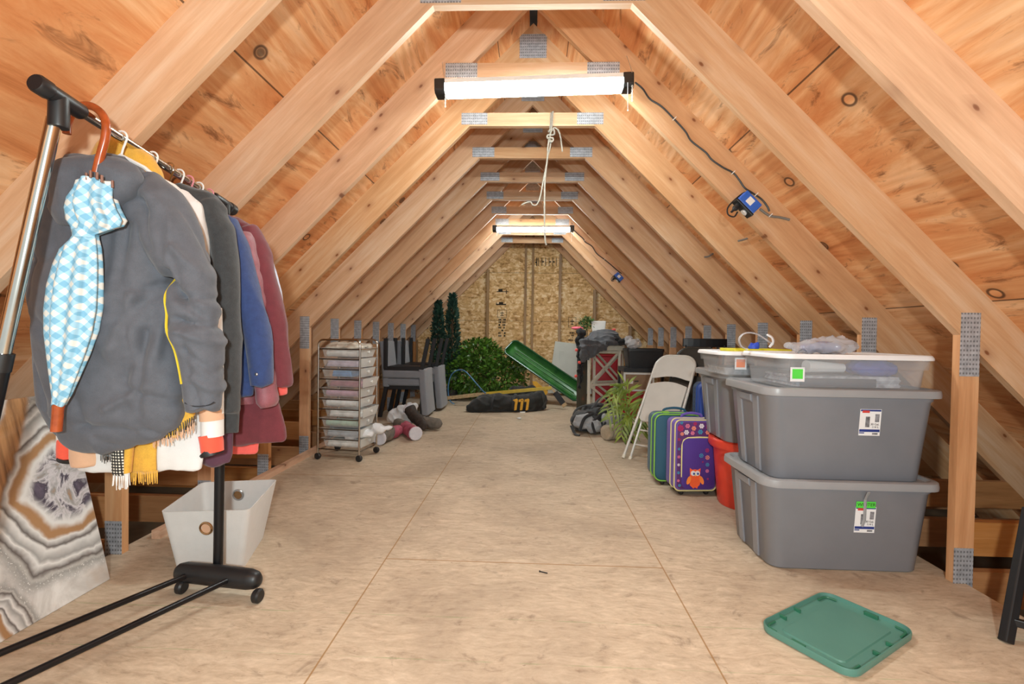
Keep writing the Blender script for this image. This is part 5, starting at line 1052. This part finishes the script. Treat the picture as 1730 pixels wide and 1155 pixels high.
Lk = (P1 - P0).length; Ms = Matrix(((ax.x, wv.x, nv_.x, P0.x), (ax.y, wv.y, nv_.y, P0.y), (ax.z, wv.z, nv_.z, P0.z), (0, 0, 0, 1)))
def sr(i, z_): return [Ms @ p for p in rrect(Lk / 2, .135, Lk - i, .27 - i, .07, z_, 5)]
MB().loft([sr(.08, -.05), sr(.03, -.01), sr(.0, .055), sr(.012, .055), sr(.045, -.005), sr(.1, -.04)]).build('tray', M['sled'], sl, True, sharp=50)
MB().tube(sr(.0, .056), .013, 8, closed=True).build('rim', M['sled_edge'], sl, True)
for yq in (.08, .135, .19): MB().tube([Ms @ Vector((.12, yq, -.036)), Ms @ Vector((Lk - .12, yq, -.036))], .009, 6).build('runner_groove', M['sled'], sl, True)
t = thing('foam_board', 'pale grey trapezoid board leaning against the chipboard gable wall', 'board', (.65, 8.08, 0))
pq = [W(925, 664, 8.05), W(1000, 664, 8.05), W(992, 583, 8.15), W(938, 576, 8.15)]
for p in pq[:2]: p.z = .042
mb = MB(); mb.loft([[p + Vector((0, dy, 0)) for p in pq] for dy in (0, .02)]); M['foam'] = plain('pale_board', '#c9cac2', .6, 0, .05, 4); mb.build('board', M['foam'], t, bevel=.004)
mb = MB(); a, b = W(945, 592, 8.11), W(953, 617, 8.08); mb.hexa([Vector((a.x, 8.105, b.z)), Vector((b.x, 8.105, b.z)), Vector((b.x, 8.13, b.z)), Vector((a.x, 8.13, b.z)), Vector((a.x, 8.12, a.z)), Vector((b.x, 8.12, a.z)), Vector((b.x, 8.145, a.z)), Vector((a.x, 8.145, a.z))]); mb.build('handle_slot', M['foam'], t, bevel=.002)
M['duffel'] = cloth('black_duffel_nylon', '#1b1b1a', .75, 300, .25, 12, .4); M['gold'] = plain('gold_letters', '#e0a52c', .6)
db = thing('duffel_bag', 'long black sports duffel bag with gold letter shapes near the gable wall', 'bag', (-.28, 6.45, 0))
A, B = Vector((-.80, 6.30, 0)), Vector((.22, 6.52, 0)); rings = []
for q, w_, h_ in ((0, .03, .05), (.03, .08, .08), (.1, .13, .14), (.2, .16, .19), (.32, .165, .2), (.5, .17, .195), (.7, .165, .2), (.85, .15, .23), (.95, .10, .25), (1, .05, .18)):
    c = A.lerp(B, q); rings.append([Vector((c.x + .03 * cos(a), c.y + w_ * (abs(cos(a)) ** .6) * (1 if cos(a) > 0 else -1), h_ / 2 + h_ / 2 * (abs(sin(a)) ** .6) * (1 if sin(a) > 0 else -1))) for a in [2 * pi * k / 24 for k in range(24)]])
clampz(soft(MB().loft(rings), .012, 3, wrinkle(.024, (7, 7, 9), 91))).build('body', M['duffel'], db, True, sharp=80)
dx_ = (B - A).normalized(); Ml = frame3(A.lerp(B, .675) + Vector((.01, -.182, .105)), dx_, Vector((0, -1, .1)))
for k in range(3):
    x = -.085 + .075 * k; MB().loft([[Ml @ Vector((a + b * .12, b, c)) for a, b in ((x - .03, .06), (x + .02, .075), (x + .034, .06), (x + .03, -.07), (x, -.075), (x, .035), (x - .03, .03))] for c in (-.012, .004)]).build('gold_letter', M['gold'], db)
MB().box(-.02, .05, -.14, -.09, 0, .004, Ml).build('tag', M['white'], db)
for q in (.32, .58): c = A.lerp(B, q); MB().tube(smooth_path([c + Vector((0, -.185, .04)), c + Vector((.0, -.18, .15)), c + Vector((.02, -.10, .208)), c + Vector((.03, .02, .215))], 5), .018, 6, ry=.005).build('strap', M['pack_black'], db, True)
t = thing('duffel_bag', 'dark bag half hidden behind the long black duffel and hockey stick', 'bag', W(882, 664, 6.95))
clampz(soft(MB().ball(W(876, 668, 6.95), .18, .12, .14).ball(W(895, 668, 6.95), .13, .12, .15), .012, 3, wrinkle(.015, (9, 9, 9), 93))).build('body', M['duffel'], t, True, sharp=80)
hs_ = thing('hockey_stick', 'yellow hockey stick with black taped blade lying across behind the duffel', 'hockey stick', W(840, 668, 6.72))
a, b, c, d = W(748, 673, 6.78), W(822, 665, 6.72), W(932, 655, 6.66), W(955, 686, 6.58); M['tape'] = plain('tan_grip_tape', '#b59a74', .8, 0, .3, 40)
MB().beam(a, b, .022, .05).build('grip', M['tape'], hs_, bevel=.003); MB().beam(b, c, .022, .046).build('shaft', plain('yellow_shaft', '#d4b23a', .4), hs_, bevel=.003)
e = c.lerp(d, .25); f2 = c.lerp(d, .86); MB().beam(c, e, .022, .055, (0, -1, 0)).build('heel', M['tape'], hs_, bevel=.003); MB().beam(e, f2, .075, .014, (0, -1, 0)).build('blade', M['pack_black'], hs_, bevel=.003); d.z = max(d.z, .03); MB().beam(f2, d, .07, .014, (0, -1, 0)).build('toe', M['tape'], hs_, bevel=.003)
o = MB().loft([[W(x, y, Y) for x, y in ((899, 644), (906, 644), (926, 662), (922, 668), (908, 668))] for Y in (7.0, 7.05)]).build('plastic_sign', M['gold'], None, bevel=.004); tag(o, 'yellow plastic piece wedged under the green sled', 'plastic piece')
o = MB().tube(smooth_path([W(x, y, Y) for x, y, Y in ((770, 684, 6.9), (760, 676, 6.9), (757, 655, 6.9), (762, 634, 6.9), (774, 625, 6.88), (786, 627, 6.85), (800, 642, 6.8), (812, 656, 6.75), (820, 664, 6.7))], 6), .009, 8).build('hose', plain('blue_hose', '#4d7aa0', .4, 0, .3, 6), None, True); tag(o, 'blue hose arching up in front of the bushy tree', 'hose')

# ------------------------------------------------------------------ loose things on the floor
M['green_lid'] = plain('green_lid_plastic', '#55867a', .38, 0, .04, 6)
gl_ = thing('tote_lid', 'green plastic tote lid lying upside down on the floor at the front', 'lid', (1.082, 1.712, 0), radians(33.5)); w_, d_ = .435, .30
rr = lambda i, r, z_: rrect(0, 0, w_ - i, d_ - i, r, z_, 6)
MB().loft([rr(.02, .04, 0), rr(.004, .046, .004), rr(0, .048, .022), rr(.003, .047, .026), rr(.009, .044, .026), rr(.014, .042, .012), rr(.05, .034, .009), rr(.056, .032, .0085)] + [rr(.10, .02, .0085)] + [rr(.106, .018, .013), rr(.2, .01, .013)]).build('lid', M['green_lid'], gl_, True, local=True, sharp=30)
M['green_dark'] = plain('green_lid_clips', '#2f6e54', .4)
for x, y, r_ in ((-.09, .135, 0), (.0, .135, 0), (-.03, -.135, 0), (.06, -.135, 0), (-.2, .02, 1), (.2, -.02, 1)):
    sx, sy = ((.004, .014) if not r_ else (.006, .022)); MB().box(x - sx, x + sx, y - sy, y + sy, .009, .022).build('clip', M['green_dark'], gl_, local=True, bevel=.0015)
for sx in (-1, 1):
    for sy in (-1, 1): MB().tube(smooth_path([(sx * (w_ / 2 - .075), sy * (d_ / 2 - .018), .015), (sx * (w_ / 2 - .03), sy * (d_ / 2 - .022), .015), (sx * (w_ / 2 - .02), sy * (d_ / 2 - .055), .015)], 5), .004, 6).build('corner_rib', M['green_dark'], gl_, True, local=True)
st = thing('metal_stand', 'black stand at the right edge of the floor with slanted legs', 'stand', (1.70, 1.72, 0))
for a, b in (((1.628, 1.70, 0), (1.79, 1.80, .42)), ((1.69, 1.655, 0), (1.84, 1.74, .42))): MB().beam(a, b, .032, .03, (0, 1, 0)).build('leg', M['black'], st, bevel=.004)
MB().beam((1.655, 1.715, .065), (1.80, 1.62, .06), .02, .025).build('crossbar', M['black'], st, bevel=.003); MB().beam((1.79, 1.80, .41), (1.84, 1.74, .41), .03, .03).build('top_bar', M['black'], st, bevel=.003)
p = G(912, 966); q = G(925, 969); MB_n = MB().tube([p + Vector((0, 0, .003)), q + Vector((0, 0, .003))], .0022, 6).tube([p + Vector((0, 0, .003)), p + (p - q).normalized() * .002 + Vector((0, 0, .003))], .0048, 8); o = MB_n.build('nail', M['black_metal'], None); tag(o, 'dark nail lying on the floor in the middle of the aisle', 'nail')
o = soft(MB().ball(G(877, 708) + Vector((0, 0, .012)), .03, .015, .012), .006, 1).build('paper_scrap', M['white'], None, True); tag(o, 'tiny white paper scrap on the floor in front of the duffel', 'paper')
